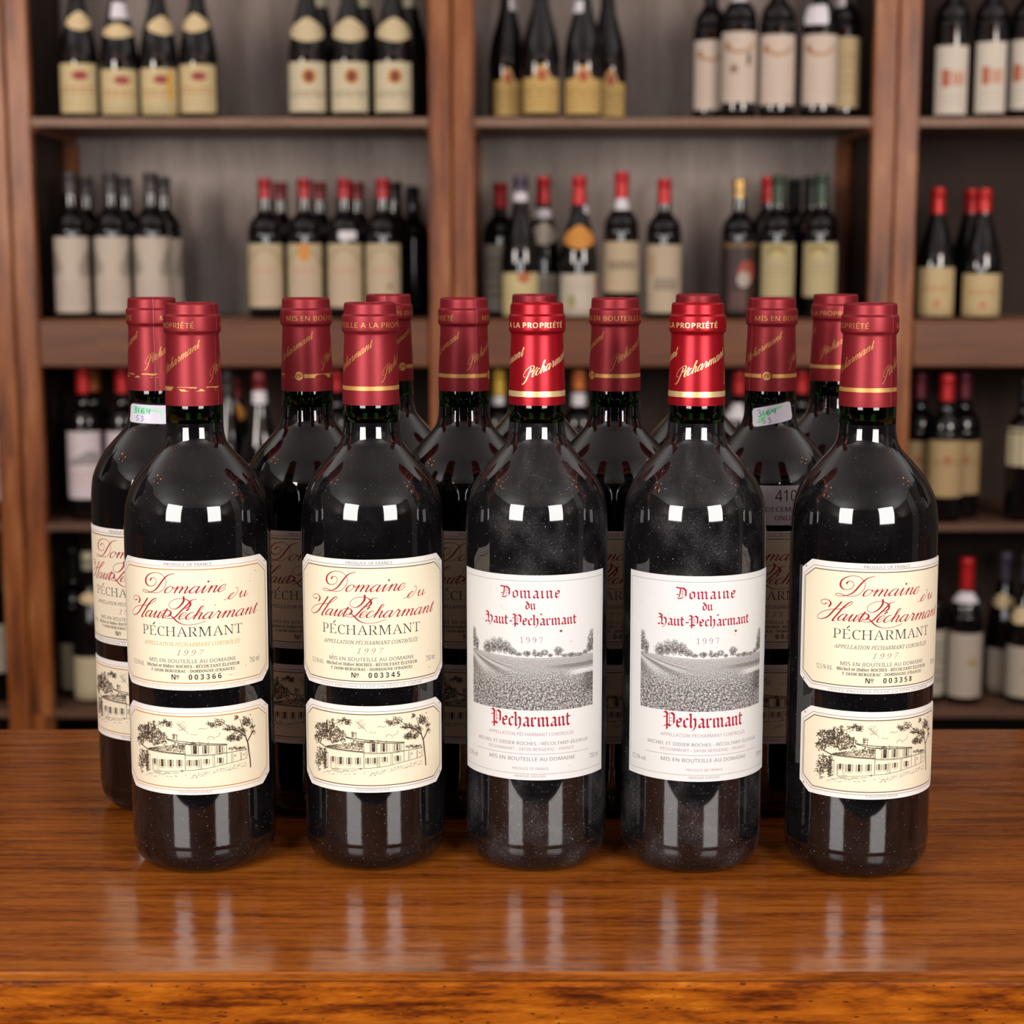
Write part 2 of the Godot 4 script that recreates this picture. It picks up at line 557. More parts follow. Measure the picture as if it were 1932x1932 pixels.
func front_label_sheet(line_c: Color, appellation: Color) -> Sheet:
	var sh := framed_paper(AW, AH, line_c)
	var red := c8(162, 14, 30)
	var ink := c8(44, 34, 34)
	var grey := c8(96, 90, 90)
	var mid := AW * 0.5
	words(sh, "PRODUCE OF FRANCE", sans, mid - 13.0, mid + 11.4, 2.5, 1.5, grey)
	for p in bent("780,325 720,338 670,370 620,430 570,500 520,545 460,567 400,565 368,548 385,531 430,546 480,568 540,575 600,560 650,510 676,440 665,385 625,335 560,312 490,318 430,360 413,420 435,470 485,487 535,465 550,420 530,383 495,380 473,412", on_a):
		sh.path(p, 0.26, 1.0, red)
	script_word(sh, "omaine", mid - 13.8, mid + 17.2, 16.8, 16.6, 3.6, 0.62, 0.24, 0.86, red)
	script_word(sh, "du", mid + 19.0, mid + 30.5, 21.0, 20.6, 3.1, 0.5, 0.22, 0.7, red)
	for p in bent("290,655 262,668 240,650 238,620 275,607 310,625 325,665 305,705 / 432,640 400,690 350,760 300,830 250,858 215,850 212,810 260,760 340,737 430,733 500,700 540,665 540,645 505,660 450,715 400,790 360,850 345,885 372,884", on_a):
		sh.path(p, 0.26, 1.0, red)
	script_word(sh, "aut", mid - 26.2, mid - 13.4, 30.2, 30.2, 3.6, 0.62, 0.24, 0.86, red)
	for p in bent("885,622 886,680 850,740 790,785 735,785 705,750 715,705 770,665 850,652 920,665 965,710 955,755 915,780 870,775 / 1045,665 990,672 945,715 900,765 850,815 800,870 760,905 700,915 640,898 607,860 615,820 655,800 700,805 725,835 710,872 675,885 650,868 / 690,860 740,890 800,955 870,992 960,1000 1050,985 1145,948", on_a):
		sh.path(p, 0.24, 1.05, red)
	script_word(sh, "écharmant", mid - 6.6, mid + 36.4, 30.3, 30.5, 3.5, 0.62, 0.24, 0.86, red)
	words(sh, "PECHARMANT", serif_thin, mid - 27.7, mid + 27.1, 39.4, 4.9, ink)
	sh.line(Vector2(mid - 20.6, 33.9), Vector2(mid - 19.2, 32.6), 0.5, ink)
	words(sh, "APPELLATION PÉCHARMANT CONTRÔLÉE", serif, mid - 27.0, mid + 26.0, 44.6, 1.95, appellation, 0.3)
	words(sh, "1 9 9 7", serif_thin, mid - 7.6, mid + 6.4, 49.4, 2.9, c8(150, 72, 78), 0.35)
	words(sh, "12,5 % Vol.", sans, mid - 36.8, mid - 27.6, 56.6, 2.5, grey)
	words(sh, "750 ml", sans, mid + 31.5, mid + 38.6, 56.4, 2.7, c8(80, 74, 76))
	words(sh, "MIS EN BOUTEILLE AU DOMAINE", sans, mid - 23.4, mid + 23.0, 53.5, 1.95, c8(84, 78, 78))
	words(sh, "Michel et Didier ROCHES - RÉCOLTANT ÉLEVEUR", serif_bold, mid - 25.3, mid + 25.2, 56.1, 1.6, ink)
	words(sh, "F 24100 BERGERAC - DORDOGNE (FRANCE)", serif_bold, mid - 22.4, mid + 22.0, 58.5, 1.5, ink)
	words(sh, "N", sans_bold, mid - 10.6, mid - 8.4, 62.3, 2.7, c8(40, 30, 26))
	words(sh, "o", sans_bold, mid - 8.0, mid - 6.6, 61.2, 1.7, c8(40, 30, 26))
	sh.rect(mid - 8.0, 61.75, mid - 6.6, 62.0, c8(40, 30, 26))
	words(sh, "CUVÉE PRESTIGE ÉLEVÉ EN FÛTS DE CHÊNE", serif, mid - 29.5, mid + 28.5, 67.35, 1.1, appellation.lerp(Color.WHITE, 0.35))
	return sh

func numbered_label(base: Image, number: String, stains: int) -> StandardMaterial3D:
	var sh := Sheet.new(1, 1, 12.0, Color.WHITE)
	sh.im = base.duplicate()
	words(sh, number, sans_bold, AW * 0.5 - 1.6, AW * 0.5 + 15.0, 62.3, 2.7, c8(44, 34, 30))
	for i in stains:
		var at := Vector2(rng.randf_range(6, AW - 6), rng.randf_range(5, AH - 5))
		var r := rng.randf_range(0.12, 0.4)
		sh.ellipse(at, r, r * rng.randf_range(0.6, 1.4), c8(196, 160, 116))
	return textured(sh.done(), 0.5, 0.0, 0.4)

func leaves(sh: Sheet, at: Vector2, rx: float, ry: float, count: int, size: float, c: Color) -> void:
	# pen blots of foliage in loose tufts, given in the frame of the engraving
	var tuft := at
	for i in count:
		if i % 7 == 0:
			var a := rng.randf() * TAU
			tuft = at + Vector2(cos(a) * rx, sin(a) * ry) * sqrt(rng.randf())
		var b := rng.randf() * TAU
		var q := tuft + Vector2(cos(b), sin(b)) * rng.randf() * minf(size * 2.2, maxf(rx, ry))
		var p := PackedVector2Array()
		var t := rng.randf() * TAU
		for k in 4:
			var l := size * rng.randf_range(0.25, 1.0) * (1.0 if k % 2 else 0.55)
			p.append(on_c(q + Vector2(cos(t + k * PI / 2), sin(t + k * PI / 2)) * l))
		sh.poly(p, c)

func estate_label(line_c: Color) -> StandardMaterial3D:
	var sh := framed_paper(CW, CH, line_c)
	var ink := c8(62, 50, 38)
	words(sh, "100/0000030/64", sans, CW * 0.5 - 9.0, CW * 0.5 + 8.5, 45.6, 1.35, c8(150, 140, 140))
	var pen := func(t: String, w: float) -> void:
		for p in bent(t, on_c):
			for i in p.size() - 1:
				sh.line(p[i], p[i + 1], w * 1.35, ink)
	for e in [[470, 440, 110, 95, 120], [360, 470, 90, 85, 70], [420, 545, 95, 60, 80], [300, 600, 45, 70, 40], [570, 545, 85, 60, 60], [690, 400, 45, 55, 30], [620, 375, 60, 35, 22], [315, 420, 50, 60, 22], [505, 620, 60, 30, 30], [600, 600, 60, 40, 28],
			[325, 790, 45, 90, 40], [300, 920, 42, 100, 50], [385, 850, 22, 130, 80], [1620, 365, 55, 60, 60], [1690, 470, 20, 70, 22], [1260, 380, 95, 45, 60], [1420, 455, 70, 30, 30], [1490, 575, 95, 50, 60], [1540, 480, 60, 40, 40], [1430, 590, 40, 40, 24], [1500, 320, 40, 20, 12]]:
		leaves(sh, Vector2(e[0], e[1]), e[2], e[3], int(e[4] * 3.0), 14.0, ink)
	for i in 520:             # the hatched roof of the low wing
		var f := rng.randf()
		var q := Vector2(lerpf(410, 870, f), 0)
		q.y = rng.randf_range(lerpf(690, 655, minf(1.0, f * 2.0)) + 5.0, lerpf(705, 765, f))
		pen.call("%.0f,%.0f %.0f,%.0f" % [q.x, q.y, q.x + rng.randf_range(4, 16), q.y + rng.randf_range(-10, 12)], 0.12)
	for e in [[850, 690, 34, 45, 60], [780, 660, 60, 30, 40], [1500, 715, 110, 16, 110], [1050, 645, 160, 10, 46], [940, 640, 100, 10, 30]]:
		leaves(sh, Vector2(e[0], e[1]), e[2], e[3], int(e[4] * 1.6), 10.0, ink)
	pen.call("395,703 520,730 650,750 770,765 885,776", 0.32)
	pen.call("397,715 520,742 650,762 770,776 885,786", 0.2)
	pen.call("320,650 395,705", 0.4)
	pen.call("645,575 760,600 900,622 1100,640 1260,652 1395,658", 0.28)
	pen.call("660,585 830,640 960,655 1150,664 1385,668", 0.3)
	pen.call("885,660 886,790 884,995", 0.2)
	pen.call("886,786 1000,793 1120,795 1220,788 1380,766", 0.18)
	pen.call("886,798 1000,805 1120,806 1220,800 1382,776", 0.14)
	pen.call("1385,662 1385,910", 0.2)
	pen.call("1222,795 1222,950", 0.14)
	pen.call("1240,795 1240,945", 0.14)
	pen.call("398,712 398,990", 0.2)
	pen.call("430,775 430,990", 0.1)
	for k in 8:
		pen.call("400,%d 428,%d" % [790 + k * 27, 790 + k * 27], 0.1)
	for w in [[985, 1030, 668, 778], [1120, 1150, 672, 776], [1292, 1316, 676, 768], [480, 505, 832, 900], [575, 608, 842, 935], [686, 714, 850, 938], [796, 826, 852, 936], [926, 948, 856, 930], [1010, 1036, 856, 930], [1132, 1160, 846, 908], [1292, 1324, 832, 902]]:
		sh.poly(PackedVector2Array([on_c(Vector2(w[0], w[2])), on_c(Vector2(w[1], w[2])), on_c(Vector2(w[1], w[3])), on_c(Vector2(w[0], w[3]))]), ink)
		for dx in [-24, -14, 14, 24]:
			var x: float = (w[0] if dx < 0 else w[1]) + dx * 0.9
			pen.call("%.0f,%.0f %.0f,%.0f" % [x, w[2], x, w[3] + 5], 0.12)
		pen.call("%.0f,%.0f %.0f,%.0f" % [w[0] - 10, w[3] + 16, w[1] + 14, w[3] + 14], 0.12)
		var paper := c8(246, 229, 192)
		var cx := (on_c(Vector2((w[0] + w[1]) * 0.5, w[2])))
		sh.rect(cx.x - 0.04, cx.y + 0.4, cx.x + 0.04, cx.y + 2.4, paper)
	for x in [458, 470, 525, 545, 1165, 1185, 1210, 1050, 1070, 1085, 1250, 1265, 1335, 1355, 1105]:
		pen.call("%d,%d %d,%d" % [x, 680 if x > 1090 else 840, x, 775 if x > 1090 else 985], 0.11)
	for x in [1440, 1458, 1545, 1556, 1605, 1622]:
		pen.call("%d,%d %d,%d" % [x, 775 - (x - 1440) * 0.12, x, 895 - (x - 1440) * 0.25], 0.13)
	pen.call("1385,772 1500,752 1622,735", 0.22)
	pen.call("886,995 1050,985 1222,955 1390,912 1500,885 1610,848", 0.16)
	pen.call("570,1000 720,1000 880,998", 0.12)
	pen.call("468,990 575,992 / 472,1004 570,1008 / 490,1022 566,1026", 0.16)
	leaves(sh, Vector2(845, 995), 24, 8, 14, 10.0, ink)
	leaves(sh, Vector2(1490, 805), 14, 10, 8, 9.0, ink)
	leaves(sh, Vector2(1575, 798), 10, 10, 6, 9.0, ink)
	pen.call("735,520 790,524 795,540 738,536 735,520 / 742,538 740,596 / 790,540 788,600", 0.2)
	leaves(sh, Vector2(752, 560), 10, 32, 26, 9.0, ink)
	leaves(sh, Vector2(760, 524), 28, 6, 14, 8.0, ink)
	for p in bent("1545,335 1565,420 1592,500 1610,580 1630,650 1640,760 1652,870 1655,970", on_c):
		for i in p.size() - 1:
			sh.line(p[i], p[i + 1], lerpf(0.35, 1.1, i / 6.0) if i < 5 else 0.75, ink)
	pen.call("1628,625 1660,560 1690,490", 0.5)
	pen.call("1600,560 1530,490 1450,468 1370,465", 0.5)
	pen.call("1420,440 1360,385 1300,350", 0.2)
	pen.call("780,372 830,400 / 790,395 850,425 / 820,420 880,450 / 850,445 900,470 / 880,465 915,490 / 915,490 925,520 / 955,520 1000,525 1020,535 1045,515", 0.1)
	pen.call("1060,455 1100,445 1130,460 1165,440 / 1160,595 1175,560 1205,552 1240,570 1242,595 / 1250,570 1300,545 1315,500", 0.12)
	for i in 60:
		var q := Vector2(rng.randf_range(800, 900), rng.randf_range(350, 470))
		pen.call("%.0f,%.0f %.0f,%.0f" % [q.x, q.y, q.x + 14, q.y + 4], 0.06)
	for i in 260:            # grass in front of the house
		var x := rng.randf_range(950, 1620)
		var y := lerpf(1080, 925, (x - 950) / 670.0) + rng.randf_range(-26, 26)
		leaves(sh, Vector2(x, y), 3, 3, 1, rng.randf_range(4, 9), ink)
	for i in 24:
		var x := rng.randf_range(330, 950)
		var y := rng.randf_range(1020, 1075)
		pen.call("%.0f,%.0f %.0f,%.0f" % [x, y, x + rng.randf_range(12, 44), y + rng.randf_range(-6, 8)], 0.12)
	sh.ellipse(on_c(Vector2(1665, 282)), 0.35, 0.35, ink)
	return textured(sh.done(), 0.5, 0.0, 0.4)

func noise(seed_: int, freq: float, octaves := 3) -> FastNoiseLite:
	var n := FastNoiseLite.new()
	n.seed = seed_
	n.frequency = freq
	n.noise_type = FastNoiseLite.TYPE_SIMPLEX_SMOOTH
	n.fractal_octaves = octaves
	return n

func white_label(stains: int, seed_: int) -> StandardMaterial3D:
	rng.seed = seed_
	var paper := c8(228, 225, 222)
	var sh := Sheet.new(DW, DH, 12.0, paper)
	var red := c8(168, 10, 38)
	var grey := c8(120, 112, 114)
	var pink := c8(170, 132, 140)
	var m := DW * 0.5
	for k in 2:
		sh.line(Vector2(1.6, 3.1), Vector2(1.6, 105.6), 0.16, grey)
		sh.line(Vector2(DW - 1.6, 3.1), Vector2(DW - 1.6, 105.6), 0.16, grey)
		sh.line(Vector2(1.6, 3.1 if k == 0 else 105.6), Vector2(DW - 1.6, 3.1 if k == 0 else 105.6), 0.16, grey)
	gothic(sh, "Domaine", m - 15.8, m + 15.8, 11.9, 3.9, 0.95, red)
	gothic(sh, "du", m - 2.6, m + 2.9, 17.8, 3.0, 0.8, red)
	gothic(sh, "Haut-Pécharmant", m - 25.4, m + 25.2, 26.1, 3.5, 0.95, red)
	words(sh, "1 9 9 7", serif_thin, m - 5.4, m + 6.4, 35.5, 3.0, c8(140, 84, 100))
	gothic(sh, "Pécharmant", m - 21.6, m + 22.0, 80.0, 4.9, 1.25, red)
	words(sh, "APPELLATION PÉCHARMANT CONTROLÉE", sans, m - 23.8, m + 23.6, 85.2, 1.75, pink)
	words(sh, "MICHEL ET DIDIER ROCHES - RÉCOLTANT-ÉLEVEUR", sans, m - 31.5, m + 33.0, 90.1, 1.75, grey)
	words(sh, "PÉCHARMANT - 24100 BERGERAC - FRANCE", sans, m - 23.8, m + 23.8, 93.1, 1.6, pink)
	sh.line(Vector2(m - 33.0, 94.9), Vector2(m + 33.6, 94.9), 0.16, grey)
	words(sh, "MIS EN BOUTEILLE AU DOMAINE", sans, m - 23.4, m + 24.4, 98.6, 1.9, grey)
	words(sh, "12,5% vol", sans, m - 43.0, m - 33.0, 100.6, 2.4, grey)
	words(sh, "750 ml", sans, m + 34.5, m + 42.0, 100.4, 2.5, grey)
	words(sh, "PRODUCE OF FRANCE", sans, m - 9.6, m + 9.6, 103.4, 1.3, pink)
	words(sh, "MARQUE DEPOSEE", sans, m - 8.2, m + 8.2, 107.5, 1.3, pink)
	for i in stains:
		var at := Vector2(rng.randf_range(4, DW - 4), rng.randf_range(6, DH - 4))
		sh.ellipse(at, rng.randf_range(0.08, 0.32), rng.randf_range(0.08, 0.26), c8(168, 126, 88) if i % 3 == 0 else c8(206, 196, 186))
	sh.ellipse(Vector2(m + 16.0, 29.5), 0.8, 0.6, c8(120, 74, 48))
	sh.ellipse(Vector2(m + 5.5, 20.4), 0.6, 0.6, c8(170, 130, 108))
	var im := sh.done()
	vineyard(im, Rect2i(roundi((m - 37.0) * 12), roundi(30.5 * 12), roundi(73.8 * 12), roundi(41.0 * 12)), paper)
	return textured(im, 0.55, 0.0, 0.4)

func vineyard(im: Image, r: Rect2i, paper: Color) -> void:
	# the printed view: trees on the sky line, rows of vines running down towards the reader
	var w := r.size.x
	var h := r.size.y
	var near := noise(5, 0.16, 3)
	var clump := noise(6, 0.045, 2)
	var ink := c8(66, 59, 57)
	var trees := [[0.015, 0.13, 0.03, 0.17], [0.05, 0.20, 0.028, 0.10], [0.17, 0.21, 0.05, 0.085], [0.225, 0.175, 0.04, 0.10], [0.275, 0.165, 0.04, 0.10], [0.325, 0.185, 0.04, 0.09], [0.37, 0.235, 0.035, 0.05], [0.415, 0.27, 0.03, 0.03], [0.475, 0.255, 0.03, 0.04], [0.53, 0.25, 0.016, 0.055],
		[0.56, 0.265, 0.035, 0.035], [0.60, 0.245, 0.03, 0.045], [0.64, 0.28, 0.02, 0.025], [0.70, 0.23, 0.036, 0.065], [0.745, 0.29, 0.025, 0.025], [0.80, 0.29, 0.045, 0.03], [0.86, 0.30, 0.04, 0.025], [0.92, 0.28, 0.03, 0.035], [0.985, 0.13, 0.045, 0.15], [0.965, 0.22, 0.035, 0.07]]
	for y in h:
		var fy := float(y) / h
		for x in w:
			var fx := float(x) / w
			var dark := 0.0
			var ground := 0.315 + 0.03 * smoothstep(0.0, 0.5, fx)
			if fy < ground:
				var a := near.get_noise_2d(x * 1.3, y * 1.3)
				var b := clump.get_noise_2d(x, y)
				for t in trees:
					var d: float = pow((fx - t[0]) / t[2], 2.0) + pow((fy - t[1]) / t[3], 2.0)
					if d + b * 0.9 + a * 0.8 < 0.9:
						dark = maxf(dark, 0.66 + 1.1 * a + 0.7 * b + 0.25 * (fy - t[1]) / t[3])
				if fy > ground - 0.03:
					dark = maxf(dark, 0.3 + 0.8 * a)
			else:
				var g := (fy - ground) / (1.0 - ground)
				var a := lerpf(near.get_noise_2d(x * 2.0, y * 3.0), near.get_noise_2d(x * 0.95, y * 0.95 + 500.0), smoothstep(0.08, 0.42, g))
				var b := clump.get_noise_2d(x, y * 1.2)
				var rows := sin((fx + 0.05) / (g + 0.05) * 7.5)
				var lines := sin(180.0 * pow(g + 0.02, 0.55))
				var amount := lerpf(0.36, 0.66, smoothstep(0.02, 0.7, g))
				dark = amount + 1.5 * a * lerpf(1.0, 1.15, g) + 0.75 * b * smoothstep(0.15, 0.7, g)
				dark += 0.34 * rows * (1.0 - smoothstep(0.08, 0.55, g)) * (1.0 - smoothstep(0.12, 0.5, fx))
				dark += 0.05 * lines * (1.0 - smoothstep(0.1, 0.35, g))
				if g > 0.10 and g < 0.2:
					dark += 0.3 * smoothstep(0.55, 0.8, fx) * (1.0 - smoothstep(0.14, 0.2, g))
				if g > 0.2 and g < 0.34:
					dark -= 0.55 * smoothstep(0.72, 0.88, fx) * smoothstep(0.2, 0.25, g) * (1.0 - smoothstep(0.3, 0.34, g))
				if g > 0.2 and g < 0.7 and fx > 0.86:
					dark += 0.35 * smoothstep(0.86, 0.95, fx) * smoothstep(0.26, 0.34, g)
				dark = (dark - 0.5) * 1.35 + 0.5
			if dark > 0.03:
				im.set_pixel(r.position.x + x, r.position.y + y, paper.lerp(ink, clampf(dark, 0.0, 1.0)))

# ---------------------------------------------------------------- foil capsules
const CAP_W := 96.0
const CAP_H := 53.2

func capsule_sheet(kind: String, wear: int) -> StandardMaterial3D:
	var bright := kind == "bright"
	var base := c8(168, 17, 31) if bright else c8(142, 32, 40)
	var gold := c8(246, 222, 160) if bright else c8(214, 164, 92)
	var sh := Sheet.new(CAP_W, CAP_H, 12.0, base)
	var deg := CAP_W / 360.0
	var mid := CAP_W * 0.5                      # angle 0, where the ring of type ends
	for turn in [-1, 0, 1]:
		var o: float = mid + turn * CAP_W
		words(sh, "MIS EN BOUTEILLE A LA PROPRIÉTÉ", sans_bold if bright else sans, o - 292 * deg, o, 12.8, 2.8 if bright else 2.75, gold if bright else gold.darkened(0.12))
		for k in 3:
			if bright:
				var x: float = o + (-92 + k * 120) * deg
				script_word(sh, "Pécharmant", x + 1.0, x + 32.0, 40.2, 27.4, 3.4, 0.34, 0.26, 0.72, gold)
			else:
				var x: float = o + (33 + k * 120) * deg
				script_word(sh, "Pécharmant", x, x + 25.8, 39.2, 23.0, 3.2, 0.26, 0.2, 0.46, gold.darkened(0.12))
	var top := 45.7 if bright else 43.2
	var low := 48.7 if bright else 45.4
	sh.rect(0, top, CAP_W, low, gold)
	if not bright:
		var c := Vector2(mid + 98 * deg, (top + low) * 0.5)
		sh.ellipse(c, 3.4, 3.4, base)
		sh.ellipse(c, 2.5, 2.5, gold)
		sh.path(PackedVector2Array([c + Vector2(-1.2, 1.5), c + Vector2(-1.3, -0.2), c + Vector2(0, -1.0), c + Vector2(0.3, 0.3), c + Vector2(1.4, 0.1), c + Vector2(1.2, -1.4)]), 0.5, 0.5, base)
		sh.line(Vector2(mid + 52 * deg, 0), Vector2(mid + 52.5 * deg, CAP_H), 0.22, base.darkened(0.35))
		sh.line(Vector2(mid + 53 * deg, 0), Vector2(mid + 53.5 * deg, CAP_H), 0.16, c8(232, 150, 150))
		sh.path(PackedVector2Array([Vector2(mid + 63 * deg, 22), Vector2(mid + 61 * deg, 31), Vector2(mid + 64 * deg, 36), Vector2(mid + 60 * deg, 44), Vector2(mid + 61 * deg, CAP_H)]), 0.2, 0.3, base.darkened(0.5))
	for i in wear:
		var x := rng.randf_range(0, CAP_W)
		var w := rng.randf_range(0.6, 4.5)
		sh.ellipse(Vector2(x, rng.randf_range(top, low)), w, rng.randf_range(0.4, 1.6), base)
	for i in 40:
		sh.ellipse(Vector2(rng.randf_range(0, CAP_W), rng.randf_range(2, CAP_H)), 0.13, 0.13, base.darkened(0.5) if bright else base.lightened(0.3))
	var m := textured(sh.done(), 0.36 if bright else 0.45, 0.6 if bright else 0.5)
	return m

# ---------------------------------------------------------------- dusty glass
func dusty_glass(seed_: int, specks: int, haze: float) -> StandardMaterial3D:
	var w := 1024
	var h := 1024
	rng.seed = seed_
	var a := noise(seed_, 0.006, 4).get_image(w, h).get_data()
	var b := noise(seed_ + 1, 0.16, 3).get_image(w, h).get_data()
	var out := PackedByteArray()
	out.resize(w * h * 3)
	for i in w * h:
		var f := (0.22 + clampf((a[i] / 255.0 - 0.40) * 1.9, 0.0, 1.0)) * (0.5 + 0.9 * pow(b[i] / 255.0, 1.5)) * haze
		out[i * 3] = mini(255, int(9 + 82 * f))
		out[i * 3 + 1] = mini(255, int(7 + 82 * f))
		out[i * 3 + 2] = mini(255, int(9 + 80 * f))
	var im := Image.create_from_data(w, h, false, Image.FORMAT_RGB8, out)
	for i in specks:
		var p := Vector2i(rng.randi_range(0, w - 3), int(h * pow(rng.randf(), 0.75)))
		var v := int(lerpf(45, 190, pow(rng.randf(), 2.2)))
		im.fill_rect(Rect2i(p, Vector2i(1 + (1 if i % 5 == 0 else 0), 1 + (1 if i % 4 == 0 else 0))), Color8(v, v, v))
	var m := textured(im, 0.045, 0.0, 0.64)
	return m

# ---------------------------------------------------------------- wood
func wood(w: int, h: int, seed_: int, ramp: Array, coarse := 0.012, contrast := 1.0, blotch := 0.0) -> Image:
	# grain runs along u
	var n0 := noise(seed_, coarse, 3).get_image(w / 8, h)
	n0.resize(w, h, Image.INTERPOLATE_CUBIC)
	var n1 := noise(seed_ + 1, 0.07, 3).get_image(w / 16, h)
	n1.resize(w, h, Image.INTERPOLATE_CUBIC)
	var n2 := noise(seed_ + 2, 0.32, 2).get_image(w / 8, h)
	n2.resize(w, h, Image.INTERPOLATE_CUBIC)
	var n3 := noise(seed_ + 3, 0.022, 4).get_image(w / 4, h)
	n3.resize(w, h, Image.INTERPOLATE_CUBIC)
	var a := n0.get_data()
	var b := n1.get_data()
	var c := n2.get_data()
	var d := n3.get_data()
	var lut := PackedByteArray()
	for i in 256:
		var f := i / 255.0 * (ramp.size() - 1)
		var k := mini(int(f), ramp.size() - 2)
		var col: Color = ramp[k].lerp(ramp[k + 1], f - k)
		lut.append(int(col.r * 255))
		lut.append(int(col.g * 255))
		lut.append(int(col.b * 255))
	var out := PackedByteArray()
	out.resize(w * h * 3)
	for i in w * h:
		var t := (a[i] * 0.36 + b[i] * 0.34 + c[i] * 0.30) * (1.0 - blotch) + d[i] * blotch
		var k := clampi(int((t - 127.0) * contrast + 127.0), 0, 255) * 3
		out[i * 3] = lut[k]
		out[i * 3 + 1] = lut[k + 1]
		out[i * 3 + 2] = lut[k + 2]
	return Image.create_from_data(w, h, false, Image.FORMAT_RGB8, out)

# ---------------------------------------------------------------- bottles on the counter
var front_prof: PackedVector2Array
var cap_prof: PackedVector2Array
var front_meshes := {}

func make_front_profiles() -> void:
	front_prof = smooth_profile([[0, 6], [20, 4], [25, 0.6], [28, 0.2], [32.2, 1.9], [35.2, 4.8], [37.2, 9.2], [38.0, 15], [38.15, 24], [38.1, 90], [38.2, 150], [38.15, 176], [37.9, 187], [37.1, 195], [35.6, 200.3], [33.5, 205], [31.0, 209.6], [27.4, 214.4],
		[23.4, 218.9], [20.2, 222.3], [17.0, 226.4], [15.5, 230.5], [14.9, 234.5], [14.75, 238.2]], 4)
	cap_prof = smooth_profile([[15.05, 247.4], [15.0, 252], [14.55, 264], [14.0, 276], [13.75, 282.0], [13.8, 284.4], [14.6, 285.5], [14.95, 286.8], [14.9, 292.8], [14.6, 294.0], [13.95, 294.8], [13.8, 297], [13.65, 299.3], [13.2, 300.3], [12.5, 300.5], [12.0, 299.9], [6, 299.7], [0.01, 299.7]], 4)
	front_meshes["body"] = lathe(front_prof, 72)
	front_meshes["capsule"] = lathe(cap_prof, 64)
	front_meshes["neck"] = lathe(smooth_profile([[9.4, 238.3], [14.75, 238.3], [14.8, 244], [14.7, 248.5], [13.4, 262], [9.3, 262], [9.3, 250], [9.4, 238.3]], 1), 48)
	front_meshes["cork"] = lathe(smooth_profile([[0.01, 252], [8.4, 252], [9.0, 252.8], [9.1, 296]], 1), 24)
	front_meshes["front_label"] = patch(front_prof, 0.1020, 0.1700, AW * 0.5 / 38.2, "chamfer", 0.0072, 64, 6)
	front_meshes["estate_label"] = patch(front_prof, 0.0460, 0.0925, CW * 0.5 / 38.2, "chamfer", 0.0070, 64, 4)
	front_meshes["white_label"] = patch(front_prof, 0.0530, 0.1620, DW * 0.5 / 38.2, "rect", 0.0, 64, 8)

func counter_bottle(x: float, d: float, glass: Material, cap: Material, cap_turn: float, labels: Dictionary, yaw: float, label: String, lean := 0.0, girth := 1.0) -> Node3D:
	var t := thing("wine_bottle", label, "wine bottle", Vector3(x, COUNTER_Y + 0.0002, -d), 0.0, "red-capsuled wine bottles on the counter")
	t.rotation.z = lean
	part("body", front_meshes["body"], glass, t)
	part("neck", front_meshes["neck"], mats["neck"], t)
	part("cork", front_meshes["cork"], mats["cork"], t)
	var c := part("capsule", front_meshes["capsule"], cap, t)
	c.rotation_degrees.y = cap_turn
	for k in labels:
		var l := part(k, front_meshes[k], labels[k], t)
		l.rotation_degrees.y = yaw
	if girth != 1.0:
		for k in t.get_children():
			if k.name != "capsule":
				k.scale = Vector3(girth, 1, girth)
	return t

func price_sticker(parent: Node3D, yaw: float, y0: float, y1: float, half: float, tilt: float, steep: bool) -> void:
	var w := 25.0
	var sh := Sheet.new(w, 10.5, 14.0, c8(226, 220, 232))
	if steep:
		sh.poly(PackedVector2Array([Vector2(2.5, 8.6), Vector2(5.8, 2.6), Vector2(19, 1.2), Vector2(18, 2.2), Vector2(8.5, 5.2), Vector2(6, 8.8)]), c8(140, 226, 160))
	else:
		sh.poly(PackedVector2Array([Vector2(2.6, 1.4), Vector2(12, 1.6), Vector2(21, 3.2), Vector2(21.5, 8.0), Vector2(20.8, 8.0), Vector2(20, 3.8), Vector2(14, 3.6), Vector2(12.5, 5.4), Vector2(3, 5.2)]), c8(160, 236, 180))
	var ink := c8(74, 62, 150)
	for s in ["3.6,1.6 5.4,1.5 5.3,2.6 4.4,3.1 5.6,3.6 5.2,4.8 3.7,4.9", "7.1,1.8 7.0,4.8", "10.8,1.9 9.4,2.9 9.0,4.3 10.1,5.0 11.0,4.2 10.0,3.5 9.2,4.0", "12.6,2.2 12.5,3.6 14.0,3.7 / 14.2,2.2 13.8,5.2",
			"7.6,6.5 6.2,6.5 6.0,7.6 7.2,7.9 7.3,9.0 6.0,9.4", "9.0,6.7 10.4,6.7 9.6,7.8 10.7,8.5 9.8,9.5 8.8,9.2"]:
		for p in points(s):
			sh.path(p, 0.3, 0.4, ink, 4)
	var m := textured(sh.done(), 0.45)
	var o := part("price_sticker", patch(front_prof_full, y0, y1, half, "round", 0.0024, 20, 8, 0.0004, tilt), m, parent)
	o.rotation_degrees.y = yaw
	o.set_meta("label", "small white sticker with handwritten 3164 53 and green marker")

var front_prof_full: PackedVector2Array
var mats := {}

func lot_label(parent: Node3D, yaw: float) -> void:
	var sh := Sheet.new(40, 22, 14.0, c8(222, 216, 224))
	var ink := c8(34, 32, 40)
	words(sh, "410", sans, 15.4, 27.4, 8.6, 6.2, ink)
	words(sh, "DECEMBER", sans, 10.6, 32.0, 14.4, 2.6, ink)
	words(sh, "ONLINE", sans, 15.4, 29.0, 19.2, 2.6, ink)
	var o := part("lot_label", patch(front_prof, 0.1735, 0.1960, 0.55, "rect", 0.0, 30, 4, 0.0005, 0.0, 0.0375), textured(sh.done(), 0.5), parent)
	o.rotation_degrees.y = yaw
	o.set_meta("label", "white lot label printed 410 DECEMBER ONLINE")

